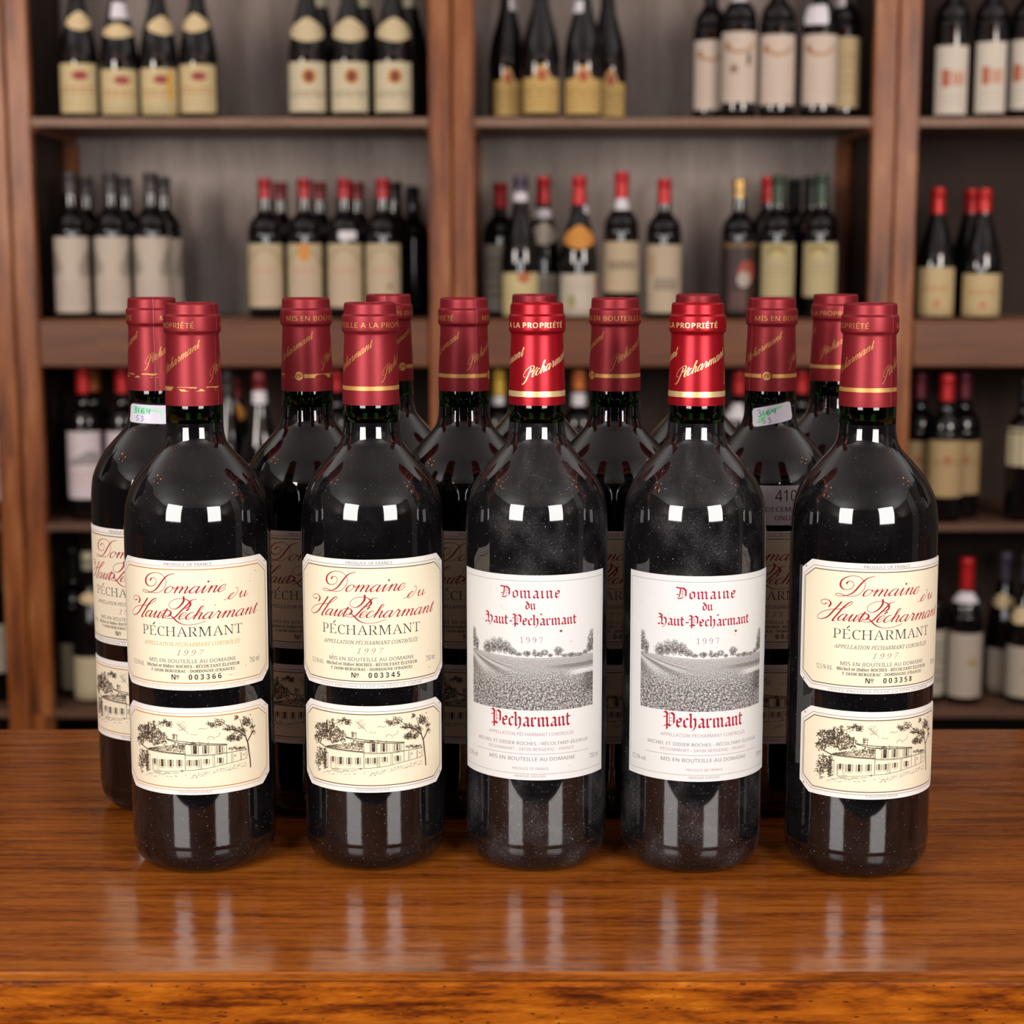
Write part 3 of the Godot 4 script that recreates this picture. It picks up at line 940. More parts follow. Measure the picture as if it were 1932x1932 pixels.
# ---------------------------------------------------------------- bottles in the rack
var bdx: PackedVector2Array
var bur: PackedVector2Array
var paper_mats := {}

func small_sheet(w: float, h: float, base: Color) -> Sheet:
	return Sheet.new(w, h, 2.0, base)

func lines(sh: Sheet, x0: float, x1: float, ys: Array, thick: float, c: Color) -> void:
	for y in ys:
		var n := rng.randi_range(3, 6)
		var x := x0
		for k in n:
			var l := (x1 - x0) / n
			sh.rect(x + l * 0.06, y, x + l * rng.randf_range(0.7, 0.95), y + thick, c)
			x += l

func rack_papers() -> void:
	var ink := c8(110, 100, 90)
	var faint := c8(176, 160, 128)
	var s: Sheet
	s = small_sheet(80, 90, c8(206, 186, 140))          # crest
	s.ellipse(Vector2(44, 22), 15, 9, c8(168, 82, 70))
	s.ellipse(Vector2(44, 21), 8, 5, c8(140, 58, 56))
	lines(s, 8, 72, [42, 50], 4, c8(186, 134, 96))
	lines(s, 12, 68, [62, 70, 78], 2, faint)
	paper_mats["crest"] = textured(s.done(), 0.7)
	paper_mats["cream"] = plain(c8(218, 194, 150), 0.7)
	paper_mats["lens"] = plain(c8(208, 190, 152), 0.7)
	s = small_sheet(80, 90, c8(208, 196, 166))          # emblem
	s.ellipse(Vector2(44, 26), 13, 14, c8(206, 140, 60))
	s.ellipse(Vector2(44, 26), 9, 11, c8(130, 64, 44))
	lines(s, 4, 76, [52, 56, 60], 3, c8(170, 156, 126))
	paper_mats["emblem"] = textured(s.done(), 0.7)
	s = small_sheet(70, 90, c8(198, 166, 100))          # ochre, with an arched top
	s.ellipse(Vector2(35, 16), 12, 15, c8(206, 160, 110))
	s.ellipse(Vector2(35, 20), 8, 11, c8(172, 88, 54))
	lines(s, 4, 66, [42, 48, 54, 62, 74], 2.4, c8(160, 124, 66))
	paper_mats["ochre"] = textured(s.done(), 0.7)
	for k in ["tall", "tallspot"]:
		s = small_sheet(80, 130, c8(208, 190, 176))
		s.path(PackedVector2Array([Vector2(14, 22), Vector2(22, 32), Vector2(40, 37), Vector2(58, 32), Vector2(68, 22)]), 7, 9, c8(182, 142, 106))
		s.ellipse(Vector2(16, 26), 6, 8, c8(166, 112, 76))
		lines(s, 14, 66, [58, 70, 80, 92, 104], 2, c8(192, 168, 154))
		if k == "tallspot":
			s.ellipse(Vector2(58, 50), 4, 13, c8(60, 56, 44))
			s.ellipse(Vector2(30, 68), 7, 8, c8(126, 112, 72))
		paper_mats[k] = textured(s.done(), 0.7)
	s = small_sheet(60, 130, c8(202, 180, 138))
	lines(s, 10, 50, [30, 40, 52, 70, 84, 98], 3, c8(168, 132, 92))
	paper_mats["talledge"] = textured(s.done(), 0.7)
	s = small_sheet(60, 120, c8(206, 196, 182))
	s.rect(14, 42, 27, 72, c8(176, 96, 66))
	s.rect(30, 46, 52, 70, c8(196, 150, 130))
	lines(s, 8, 52, [82, 90, 100], 2, c8(180, 170, 158))
	paper_mats["whitered"] = textured(s.done(), 0.7)
	s = small_sheet(90, 130, c8(196, 182, 168))         # smudged trees
	for e in [[6, 45, 14, 22], [84, 45, 16, 24], [18, 52, 10, 14], [72, 55, 12, 16]]:
		s.ellipse(Vector2(e[0], e[1]), e[2], e[3], c8(164, 152, 138))
	s.ellipse(Vector2(6, 48), 7, 16, c8(146, 138, 126))
	s.ellipse(Vector2(84, 48), 7, 16, c8(146, 138, 126))
	lines(s, 14, 76, [78, 90, 102, 112], 2.5, c8(176, 152, 140))
	paper_mats["tree"] = textured(s.done(), 0.7)
	for k in 4:
		s = small_sheet(90, 110, c8(196, 180, 146))     # arch
		s.poly(PackedVector2Array([Vector2(12, 110), Vector2(12, 52), Vector2(26, 30), Vector2(45, 18), Vector2(64, 30), Vector2(78, 52), Vector2(78, 110)]), c8(198, 178, 152))
		s.path(PackedVector2Array([Vector2(4, 40), Vector2(18, 22), Vector2(45, 8), Vector2(72, 22), Vector2(86, 40)]), 4, 5, c8(164, 144, 108))
		lines(s, 20, 70, [42, 48], 3, c8(198, 146, 122))
		lines(s, 18, 72, [64, 76, 88], 2, c8(178, 160, 134))
		if k == 1:
			s.ellipse(Vector2(45, 12), 12, 20, c8(214, 144, 70))
		if k == 3:
			s.ellipse(Vector2(60, 74), 5, 5, c8(128, 112, 92))
		paper_mats["arch%d" % k] = textured(s.done(), 0.7)
	s = small_sheet(70, 130, c8(176, 168, 152))
	lines(s, 8, 62, [24, 36, 48, 60, 78, 96], 5, c8(116, 108, 98))
	paper_mats["greytext"] = textured(s.done(), 0.7)
	paper_mats["greylens"] = plain(c8(186, 174, 160), 0.7)
	s = small_sheet(80, 90, c8(206, 190, 140))
	s.ellipse(Vector2(46, 8), 12, 14, c8(186, 108, 70))
	lines(s, 8, 72, [34, 46, 58, 70], 2.4, c8(176, 158, 110))
	paper_mats["creamarch"] = textured(s.done(), 0.7)
	s = small_sheet(80, 80, c8(200, 188, 172))
	s.ellipse(Vector2(28, 52), 8, 14, c8(160, 150, 108))
	s.rect(74, 4, 80, 50, c8(190, 122, 74))
	lines(s, 16, 64, [18, 26, 70], 2, c8(172, 160, 146))
	paper_mats["white"] = textured(s.done(), 0.7)
	paper_mats["orangelens"] = plain(c8(210, 142, 62), 0.7)
	s = small_sheet(90, 100, c8(192, 172, 142))
	lines(s, 16, 80, [38, 44, 50], 5, c8(128, 110, 92))
	paper_mats["textbeige"] = textured(s.done(), 0.7)
	s = small_sheet(90, 130, c8(190, 172, 148))
	s.rect(10, 18, 24, 60, c8(182, 152, 116))
	lines(s, 22, 72, [64, 70, 76, 82], 5, c8(134, 120, 104))
	paper_mats["textblock"] = textured(s.done(), 0.7)
	s = small_sheet(90, 120, c8(52, 32, 30))
	s.rect(0, 4, 90, 10, c8(120, 92, 50))
	s.ellipse(Vector2(56, 52), 20, 20, c8(150, 60, 44))
	s.ellipse(Vector2(50, 64), 15, 14, c8(176, 160, 150))
	s.rect(20, 84, 60, 112, c8(86, 52, 46))
	paper_mats["darkred"] = textured(s.done(), 0.5)
	s = small_sheet(80, 110, c8(186, 172, 130))
	s.ellipse(Vector2(36, 16), 18, 12, c8(150, 132, 78))
	s.ellipse(Vector2(36, 22), 12, 7, c8(200, 182, 128))
	lines(s, 18, 64, [44, 52, 62], 3, c8(160, 146, 110))
	paper_mats["medal"] = textured(s.done(), 0.7)
	s = small_sheet(80, 100, c8(196, 174, 130))
	lines(s, 14, 66, [38, 44], 5, c8(190, 144, 104))
	s.ellipse(Vector2(42, 74), 7, 9, c8(190, 130, 92))
	lines(s, 20, 64, [60, 90], 2, c8(176, 152, 112))
	paper_mats["tan"] = textured(s.done(), 0.7)
	s = small_sheet(90, 110, c8(212, 200, 204))
	s.poly(PackedVector2Array([Vector2(8, 52), Vector2(30, 44), Vector2(60, 30), Vector2(84, 36), Vector2(84, 54), Vector2(8, 56)]), c8(156, 146, 148))
	lines(s, 14, 80, [66, 74, 84], 3, c8(196, 164, 166))
	paper_mats["lilac"] = textured(s.done(), 0.7)
	s = small_sheet(90, 100, c8(172, 146, 104))
	s.ellipse(Vector2(46, 34), 7, 7, c8(170, 84, 50))
	lines(s, 14, 78, [34, 40], 4, c8(150, 122, 82))
	lines(s, 16, 76, [58, 68], 3, c8(176, 146, 100))
	paper_mats["tandot"] = textured(s.done(), 0.7)
	s = small_sheet(80, 70, c8(200, 188, 158))
	for x in [16, 34, 52]:
		s.rect(x, 0, x + 8, 70, c8(150, 136, 104))
	paper_mats["striped"] = textured(s.done(), 0.7)
	paper_mats["cream2"] = plain(c8(196, 182, 150), 0.7)
	s = small_sheet(80, 110, c8(180, 168, 154))
	s.ellipse(Vector2(52, 50), 12, 8, c8(168, 148, 104))
	lines(s, 16, 66, [70, 82], 2, c8(184, 166, 150))
	paper_mats["white2"] = textured(s.done(), 0.7)
	paper_mats["tag"] = plain(c8(226, 222, 228), 0.6)

const CAPS := {"black": [24, 20, 22], "charcoal": [58, 52, 54], "green": [70, 120, 74], "pale": [176, 170, 146], "red": [158, 30, 38], "dullred": [112, 28, 34], "brightred": [186, 30, 34], "violet": [76, 66, 84], "darkgreen": [44, 66, 48],
	"blackgreen": [20, 30, 24], "waxred": [188, 26, 26], "orange": [200, 108, 50], "yellow": [214, 172, 62], "maroon": [104, 32, 46], "goldband": [30, 26, 26]}

func scaled(p: PackedVector2Array, k: float) -> PackedVector2Array:
	var q := PackedVector2Array()
	for v in p:
		q.append(Vector2(v.x, v.y * k))
	return q

func rack_bottle(d: Array) -> void:
	var kind: String = d[0]
	var h: float = d[4]
	var hk := "%s %.3f" % [kind, h]
	var prof: PackedVector2Array = scaled(bdx if kind == "bdx" else bur, h / 0.3)
	var t := thing("wine_bottle", d[11], "wine bottle", Vector3(d[1], d[3] + 0.0002, d[2]), 0.0, d[10])
	var glass: Material = mats["rack_glass"]
	if not mesh_cache.has(hk):
		mesh_cache[hk] = lathe(prof, 32)
	part("body", mesh_cache[hk], glass, t)
	var f: float = d[6]
	var ck := hk + "%.2f" % f
	if not mesh_cache.has(ck):
		var cp := PackedVector2Array()
		var y0 := f * h
		cp.append(Vector2(radius_at(prof, y0) + 0.0007, y0))
		for v in prof:
			if v.y > y0 + 0.002:
				cp.append(v + Vector2(0.0007 if v.x > 0.004 else 0.0, 0.0007))
		mesh_cache[ck] = lathe(cp, 24)
	var c: Array = CAPS[d[5]]
	var cap := part("capsule", mesh_cache[ck], plain(c8(c[0], c[1], c[2]), 0.38, 0.25), t)
	if d[5] == "goldband":
		for y in [0.885, 0.935, 0.975]:
			var r := radius_at(prof, y * h) + 0.0012
			part("gold_band", lathe(PackedVector2Array([Vector2(r, y * h - 0.005), Vector2(r, y * h + 0.005)]), 24), plain(c8(196, 158, 96), 0.35, 0.6), cap)
	if "yellow strip" in d[11]:
		part("yellow_strip", patch(prof, 0.004, 0.094, 0.12, "rect", 0.0, 6, 2, 0.0014), plain(c8(214, 160, 30), 0.6), t).rotation_degrees.y = 42
	var names := ["front_label", "neck_label", "price_tag"]
	for i in 3:
		var l: Array = d[7 + i]
		if l.is_empty():
			continue
		var shape := "rect"
		if l[0] == "ochre":
			shape = "peak"
		elif i == 1:
			shape = "lens"
		elif i == 2:
			shape = "round"
		var lk := hk + str(l.slice(1, 4)) + shape
		if not mesh_cache.has(lk):
			mesh_cache[lk] = patch(prof, l[1], l[2], deg_to_rad(l[3]), shape, 0.004, 16, 4, 0.0009)
		var o := part(names[i], mesh_cache[lk], paper_mats[l[0]], t)
		o.rotation_degrees.y = l[4]

# name: kind, x, z, shelf height, bottle height, capsule, capsule start, front label, neck label, tag, group, label
var rack := [
	["bur", -0.9030, -3.8020, 1.5490, 0.3000, "black", 0.800, ["crest", 0.0100, 0.1097, 66, 7], ["cream", 0.1771, 0.2175, 62, 19], [], "sloping bottles with crested cream labels on the top shelf", "first of four cream-labelled sloping bottles on top shelf, beside the orange post"],
	["bur", -0.8181, -3.7980, 1.5490, 0.3000, "black", 0.800, ["crest", 0.0060, 0.0976, 66, 11], ["cream", 0.1606, 0.1915, 66, 7], ["tag", 0.2011, 0.2351, 50, 22], "sloping bottles with crested cream labels on the top shelf", "cream-labelled sloping bottle on top shelf with a white sticker on its neck"],
	["bur", -0.7364, -3.7980, 1.5490, 0.3000, "black", 0.800, ["crest", 0.0060, 0.0997, 62, 10], ["cream", 0.1670, 0.2074, 62, 32], [], "sloping bottles with crested cream labels on the top shelf", "cream-labelled sloping bottle on top shelf with a yellow strip at its right edge"],
	["bur", -0.6557, -3.8100, 1.5490, 0.3000, "black", 0.800, ["crest", 0.0106, 0.1084, 64, 3], ["cream", 0.1737, 0.2132, 66, -5], [], "sloping bottles with crested cream labels on the top shelf", "last of four cream-labelled sloping bottles on top shelf, next to bare back board"],
	["bur", -0.4266, -3.8020, 1.5490, 0.3150, "green", 0.800, ["emblem", 0.0122, 0.1129, 66, 3], ["lens", 0.1536, 0.2037, 75, 8], [], "sloping bottles with round emblem labels on the top shelf", "first of three bottles with orange round emblem labels on top shelf"],
	["bur", -0.3382, -3.8020, 1.5490, 0.3150, "green", 0.800, ["emblem", 0.0122, 0.1129, 66, 3], ["lens", 0.1536, 0.2037, 75, 6], [], "sloping bottles with round emblem labels on the top shelf", "middle of three bottles with orange round emblem labels on top shelf"],
	["bur", -0.2476, -3.8020, 1.5490, 0.3150, "green", 0.800, ["emblem", 0.0122, 0.1129, 66, 2], ["lens", 0.1536, 0.2037, 75, 9], [], "sloping bottles with round emblem labels on the top shelf", "last of three bottles with orange round emblem labels, by the middle post"],
	["bur", -0.4085, -3.9120, 1.5490, 0.3000, "pale", 0.800, [], [], [], "dark bottles behind the round-emblem row", "dark bottle standing behind the first round-emblem bottle on top shelf"],
	["bur", -0.3140, -3.9120, 1.5490, 0.3000, "pale", 0.800, [], [], [], "dark bottles behind the round-emblem row", "dark bottle standing behind the middle round-emblem bottle on top shelf"],
	["bur", -0.2173, -3.9120, 1.5490, 0.3000, "pale", 0.800, [], [], [], "dark bottles behind the round-emblem row", "dark bottle standing behind the last round-emblem bottle on top shelf"],
	["bur", -0.0090, -3.8720, 1.5490, 0.3000, "black", 0.800, ["ochre", 0.0087, 0.1081, 45, 0], [], ["tag", 0.2277, 0.2558, 60, 72], "sloping bottles with ochre arched labels on the top shelf", "ochre-labelled sloping bottle on top shelf nearest the middle post"],
	["bur", 0.0597, -3.8020, 1.5490, 0.3000, "black", 0.800, ["ochre", 0.0100, 0.1076, 62, 3], [], [], "sloping bottles with ochre arched labels on the top shelf", "ochre-labelled sloping bottle on top shelf with a dark shoulder, second in its row"],
	["bur", 0.1481, -3.8020, 1.5490, 0.3000, "black", 0.800, ["ochre", 0.0079, 0.1054, 62, -1], [], ["tag", 0.2144, 0.2399, 70, -72], "sloping bottles with ochre arched labels on the top shelf", "ochre-labelled sloping bottle on top shelf showing its whole arched label and emblem"],
	["bur", 0.2043, -3.9020, 1.5490, 0.3000, "black", 0.800, ["ochre", 0.0098, 0.1067, 52, 8], [], [], "sloping bottles with ochre arched labels on the top shelf", "ochre-labelled bottle on top shelf half hidden behind its row"],
	["bdx", 0.4196, -3.8580, 1.5490, 0.3100, "black", 0.800, ["tall", 0.0210, 0.1632, 60, -6], [], [], "bottles with tall pale labels on the top shelf", "tall pale-labelled bottle on top shelf partly hidden, first of its row"],
	["bdx", 0.4731, -3.8020, 1.5490, 0.3200, "black", 0.800, ["tallspot", 0.0307, 0.1739, 68, -5], [], ["tag", 0.2367, 0.2526, 60, -11], "bottles with tall pale labels on the top shelf", "tall pale-labelled bottle on top shelf with two dark stains on the paper"],
	["bdx", 0.5526, -3.8020, 1.5490, 0.3200, "black", 0.800, ["tall", 0.0264, 0.1686, 66, -4], [], [], "bottles with tall pale labels on the top shelf", "tall pale-labelled bottle on top shelf, clean label in the middle of its row"],
	["bdx", 0.6411, -3.8020, 1.5490, 0.3200, "black", 0.800, ["tall", 0.0264, 0.1686, 66, -6], [], ["tag", 0.1888, 0.2293, 42, -25], "bottles with tall pale labels on the top shelf", "tall pale-labelled bottle on top shelf with a square white sticker on its shoulder"],
	["bdx", 0.6989, -3.8520, 1.5490, 0.3200, "black", 0.800, ["talledge", 0.0238, 0.1690, 60, 2], [], ["tag", 0.2316, 0.2553, 70, -72], "bottles with tall pale labels on the top shelf", "tall cream-labelled bottle on top shelf nearest the right-hand post"],
	["bdx", 0.9153, -3.7980, 1.5490, 0.3200, "black", 0.800, ["whitered", 0.0067, 0.1458, 58, -10], [], [], "narrow white-labelled bottles past the right post", "white-labelled bottle on top shelf just past the right post, slightly tilted label"],
	["bdx", 0.9970, -3.7980, 1.5490, 0.3200, "black", 0.800, ["whitered", 0.0099, 0.1532, 52, -11], [], [], "narrow white-labelled bottles past the right post", "white-labelled bottle on top shelf, second past the right post"],
	["bdx", 1.0732, -3.7980, 1.5490, 0.3200, "black", 0.800, ["whitered", 0.0175, 0.1575, 62, -26], [], [], "narrow white-labelled bottles past the right post", "white-labelled bottle on top shelf cut by the right edge of the photo"],
	["bdx", -0.9382, -3.8300, 1.1326, 0.3070, "charcoal", 0.855, ["tree", 0.0131, 0.1723, 72, 5], [], [], "black-capped bottles with whitish labels on the middle shelf", "first of three black-capped whitish-labelled bottles, beside the orange post"],
	["bdx", -0.8522, -3.8300, 1.1326, 0.3070, "charcoal", 0.855, ["tree", 0.0131, 0.1723, 72, 8], [], [], "black-capped bottles with whitish labels on the middle shelf", "middle of three black-capped whitish-labelled bottles on the middle shelf"],
	["bdx", -0.7673, -3.8300, 1.1326, 0.3070, "charcoal", 0.855, ["tree", 0.0131, 0.1723, 72, 6], [], [], "black-capped bottles with whitish labels on the middle shelf", "third black-capped whitish-labelled bottle, in front of bare back board"],
	["bdx", -0.9313, -3.9400, 1.1326, 0.3025, "charcoal", 0.863, ["tree", 0.0093, 0.1697, 66, 17], [], [], "black-capped bottles in the back row of the middle shelf", "black-capped bottle behind the first whitish-labelled bottle on middle shelf"],
	["bdx", -0.8452, -3.9400, 1.1326, 0.3025, "charcoal", 0.863, ["tree", 0.0093, 0.1697, 66, 17], [], [], "black-capped bottles in the back row of the middle shelf", "black-capped bottle behind the middle whitish-labelled bottle on middle shelf"],
	["bdx", -0.7614, -3.9400, 1.1326, 0.3025, "charcoal", 0.863, ["tree", 0.0093, 0.1697, 66, 16], [], [], "black-capped bottles in the back row of the middle shelf", "black-capped bottle behind the third whitish-labelled bottle, edge of label showing"],
	["bdx", -0.5251, -3.8300, 1.1326, 0.2948, "red", 0.856, ["arch0", 0.0243, 0.1579, 72, 4], [], [], "red-capped bottles with beige arch labels on the middle shelf", "first of four red-capped bottles with beige arch labels on middle shelf"],
	["bdx", -0.4414, -3.8300, 1.1326, 0.2948, "red", 0.856, ["arch1", 0.0243, 0.1579, 72, 3], [], [], "red-capped bottles with beige arch labels on the middle shelf", "red-capped beige-labelled bottle on middle shelf with an orange mark on its label"],
	["bdx", -0.3565, -3.8300, 1.1326, 0.2948, "red", 0.856, ["arch2", 0.0243, 0.1579, 72, 3], [], ["tag", 0.1658, 0.1847, 30, 15], "red-capped bottles with beige arch labels on the middle shelf", "red-capped beige-labelled bottle on middle shelf with a pale sticker on its shoulder"],
	["bdx", -0.2750, -3.8300, 1.1326, 0.2948, "red", 0.856, ["arch3", 0.0243, 0.1579, 72, 2], [], [], "red-capped bottles with beige arch labels on the middle shelf", "last of four red-capped bottles with beige arch labels, small dark spot on label"],
	["bdx", -0.5064, -3.9400, 1.1326, 0.2911, "dullred", 0.866, [], [], [], "bottles in the back row behind the beige arch labels", "dull red-capped bottle behind the first beige arch-labelled bottle"],
	["bdx", -0.4203, -3.9400, 1.1326, 0.2911, "dullred", 0.866, [], [], [], "bottles in the back row behind the beige arch labels", "dull red-capped bottle behind the orange-marked beige bottle"],
	["bdx", -0.3376, -3.9400, 1.1326, 0.2911, "dullred", 0.866, [], [], [], "bottles in the back row behind the beige arch labels", "dull red-capped bottle behind the shoulder-stickered beige bottle"],
	["bdx", -0.2561, -3.9400, 1.1326, 0.2911, "black", 0.866, [], [], [], "bottles in the back row behind the beige arch labels", "dark-capped bottle behind the last beige arch-labelled bottle"],
	["bdx", -0.2227, -4.0300, 1.1326, 0.2852, "black", 0.864, [], [], [], "", "unlabelled dark bottle standing against the middle post in the shelf corner"],
	["bdx", -0.0254, -3.9070, 1.1326, 0.2877, "brightred", 0.818, ["greytext", 0.0127, 0.1559, 55, -25], [], [], "", "slim red-capped bottle with grey label edge, next to the middle post on middle shelf"],
	["bur", 0.0181, -3.8300, 1.1326, 0.3015, "violet", 0.819, ["creamarch", 0.0060, 0.0969, 66, 0], [], ["tag", 0.2467, 0.2655, 75, -1], "", "violet-capped sloping bottle with cream arched label and white neck ring"],
	["bur", 0.0681, -3.9090, 1.1326, 0.3013, "brightred", 0.808, ["greytext", 0.0060, 0.0936, 60, 8], ["greylens", 0.1560, 0.2046, 66, 1], ["tag", 0.2127, 0.2330, 75, -15], "", "red-capped sloping bottle with pale grey neck label, half hidden on middle shelf"],
	["bur", 0.1426, -3.8300, 1.1326, 0.3003, "brightred", 0.800, ["white", 0.0060, 0.0947, 66, -4], ["orangelens", 0.1469, 0.1979, 66, 0], ["tag", 0.2213, 0.2390, 40, 72], "", "red-capped sloping bottle with orange neck label and white front label"],
	["bdx", 0.2331, -3.8300, 1.1326, 0.3081, "brightred", 0.823, ["textbeige", 0.0556, 0.1624, 72, -2], [], ["tag", 0.2290, 0.2523, 60, 1], "", "tall red-capped bottle with square beige label of dark lettering, high on the glass"],
	["bdx", 0.3237, -3.8300, 1.1326, 0.2937, "brightred", 0.825, ["textblock", 0.0131, 0.1557, 72, 1], [], [], "", "red-capped bottle with long greyish beige label, last before the bare board"],
	["bdx", 0.4832, -3.8300, 1.1326, 0.2937, "goldband", 0.871, ["darkred", 0.0131, 0.1635, 70, 5], [], [], "", "dark bottle with gold-banded neck and dark red emblem label on middle shelf"],
	["bdx", 0.5574, -3.9300, 1.1326, 0.3021, "brightred", 0.818, [], [], [], "", "red-capped bottle standing behind the green-capped medallion-labelled bottle"],
	["bdx", 0.5658, -3.8300, 1.1326, 0.3015, "darkgreen", 0.797, ["medal", 0.0444, 0.1591, 66, -2], [], [], "green-capped bottles with medallion labels", "first green-capped bottle with beige medallion label on middle shelf"],
	["bdx", 0.6575, -3.8300, 1.1326, 0.3037, "darkgreen", 0.791, ["medal", 0.0467, 0.1602, 66, -8], [], [], "green-capped bottles with medallion labels", "second green-capped bottle with beige medallion label, near the right post"],
	["bdx", 0.6272, -4.0050, 1.1326, 0.3016, "blackgreen", 0.795, [], [], [], "dark green-capped bottles in the back row", "dark green-capped bottle between the two medallion-labelled bottles, further back"],
	["bdx", 0.6486, -3.9200, 1.1326, 0.3017, "blackgreen", 0.796, [], [], [], "dark green-capped bottles in the back row", "dark green-capped bottle just behind the second medallion-labelled bottle"],
	["bur", 0.9030, -3.8200, 1.1326, 0.2746, "waxred", 0.806, ["tan", 0.0060, 0.1081, 68, -11], [], [], "red-waxed sloping bottles past the right post", "red-waxed sloping bottle with tan label just past the right post"],
	["bur", 0.9986, -3.8100, 1.1326, 0.2720, "waxred", 0.825, ["tan", 0.0060, 0.0949, 70, -11], [], [], "red-waxed sloping bottles past the right post", "red-waxed sloping bottle with lower tan label, farther from the right post"],
	["bur", 0.9959, -3.9100, 1.1326, 0.2742, "waxred", 0.817, [], [], [], "", "red-waxed sloping bottle with no label showing, behind the tan-labelled pair"],
	["bdx", -0.9275, -3.8400, 0.6970, 0.3299, "brightred", 0.833, ["lilac", 0.0479, 0.1931, 72, 0], [], [], "", "red-capped bottle with lilac-white label on the shelf under the thick beam"],
	["bdx", -0.8433, -3.8400, 0.6970, 0.3299, "brightred", 0.833, ["lilac", 0.0479, 0.1931, 72, 8], [], [], "", "second lilac-labelled red-capped bottle, half hidden by the counter bottle with sticker"],
	["bdx", -0.9323, -3.9500, 0.6970, 0.3168, "orange", 0.854, [], [], [], "", "orange-capped bottle standing behind the first lilac-labelled bottle"],
	["bdx", -1.1306, -3.8400, 0.6970, 0.3320, "black", 0.827, ["lilac", 0.0433, 0.1874, 72, 8], [], [], "", "pale-labelled bottle at the left edge of the photo, outside the orange post"],
	["bur", -0.6160, -3.8400, 0.6970, 0.3219, "charcoal", 0.853, ["tan", 0.0263, 0.1187, 60, 4], [], [], "", "grey-capped bottle seen between the first two counter bottles under the beam"],
	["bur", -0.6141, -3.9400, 0.6970, 0.3011, "dullred", 0.847, [], ["orangelens", 0.2067, 0.2443, 66, 16], [], "", "bottle with yellow neck label, behind the grey-capped one under the beam"],
	["bur", -0.5391, -3.7850, 0.6970, 0.3222, "dullred", 0.880, ["tan", 0.0343, 0.1254, 60, 4], [], ["tag", 0.2569, 0.2839, 70, 8], "", "red-capped bottle with white neck ring seen between front counter bottles"],
	["bdx", -0.3795, -3.8400, 0.6970, 0.3242, "brightred", 0.862, ["tan", 0.0491, 0.1759, 60, 3], [], [], "", "red-capped bottle glimpsed under the beam beside the second front bottle"],
	["bdx", -0.0288, -3.8400, 0.6970, 0.3253, "yellow", 0.830, ["tan", 0.0491, 0.1759, 60, 0], [], ["tag", 0.2499, 0.2682, 60, -12], "", "yellow-capped bottle under the beam, seen beside the first white-labelled counter bottle"],
	["bdx", 0.1454, -3.8400, 0.6970, 0.3242, "orange", 0.869, ["tan", 0.0491, 0.1644, 60, -1], [], ["tag", 0.2476, 0.2750, 75, -13], "", "orange-capped bottle with white neck ring under the beam, between white-labelled bottles"],
	["bdx", 0.4926, -3.8400, 0.6970, 0.3219, "brightred", 0.846, ["tan", 0.0491, 0.1644, 60, -3], [], ["tag", 0.2200, 0.2521, 70, -49], "", "red-capped bottle with white neck tag under the beam"],
	["bdx", 0.6276, -3.8400, 0.6970, 0.3242, "brightred", 0.847, ["tan", 0.0491, 0.1644, 60, -4], [], [], "", "bright red-capped bottle under the beam behind the lot-numbered counter bottle"],
	["bdx", 0.9353, -3.8100, 0.6970, 0.3160, "brightred", 0.823, ["tandot", 0.0556, 0.1768, 74, -7], [], [], "", "red-capped tan-labelled bottle, front one of three past the right post"],
	["bdx", 0.8918, -3.8760, 0.6970, 0.3149, "maroon", 0.827, ["tandot", 0.0557, 0.1686, 72, -13], [], [], "maroon-capped pair behind the tan-labelled front bottle", "maroon-capped bottle hard against the right post under the beam"],
	["bdx", 0.9870, -3.8700, 0.6970, 0.3153, "maroon", 0.827, ["tandot", 0.0542, 0.1692, 72, -3], [], [], "maroon-capped pair behind the tan-labelled front bottle", "maroon-capped bottle on the far side of the tan-labelled front bottle"],
	["bdx", 1.1076, -3.8200, 0.6970, 0.3062, "black", 0.835, ["striped", 0.1208, 0.2031, 62, -24], [], [], "", "striped-label bottle cut by the right edge of the photo under the beam"],
	["bdx", -1.1515, -3.8600, 0.2870, 0.3277, "brightred", 0.826, ["white", 0.0664, 0.1739, 72, 12], [], [], "", "white-labelled red-capped bottle low down, outside the orange post"],
	["bur", -0.9349, -3.8600, 0.2870, 0.3320, "pale", 0.886, ["cream2", 0.0070, 0.1029, 66, 10], ["cream", 0.2196, 0.2457, 60, 11], [], "", "pale-capped sloping bottle on the bottom shelf beside the sticker bottle"],
	["bdx", -0.9884, -3.9300, 0.2870, 0.3320, "black", 0.793, ["cream2", 0.0128, 0.1165, 66, 16], [], [], "", "cream-labelled bottle on the bottom shelf in shadow behind the pale-capped one"],
	["bdx", 0.9255, -3.8600, 0.2870, 0.3217, "black", 0.822, ["greytext", 0.0159, 0.1620, 66, 1], [], [], "", "grey-labelled bottle on the bottom shelf half hidden by the end counter bottle"],
	["bdx", 1.0005, -3.8400, 0.2870, 0.3228, "waxred", 0.787, ["white2", 0.0162, 0.1592, 72, -7], [], ["tag", 0.2265, 0.2478, 70, -22], "", "red-waxed bottle with white neck ring on the bottom shelf"],
	["bur", 1.1079, -3.9200, 0.2870, 0.3234, "violet", 0.802, ["white2", 0.0060, 0.1072, 60, -16], ["cream", 0.1979, 0.2316, 62, -27], [], "", "violet-capped sloping bottle low down, behind the corner pair"],
	["bur", 1.1352, -3.8400, 0.2870, 0.3320, "violet", 0.815, ["white2", 0.0169, 0.1290, 64, -25], ["cream", 0.1786, 0.2165, 62, -47], [], "", "violet-capped sloping bottle low down, cut by the right edge of the photo"],
]

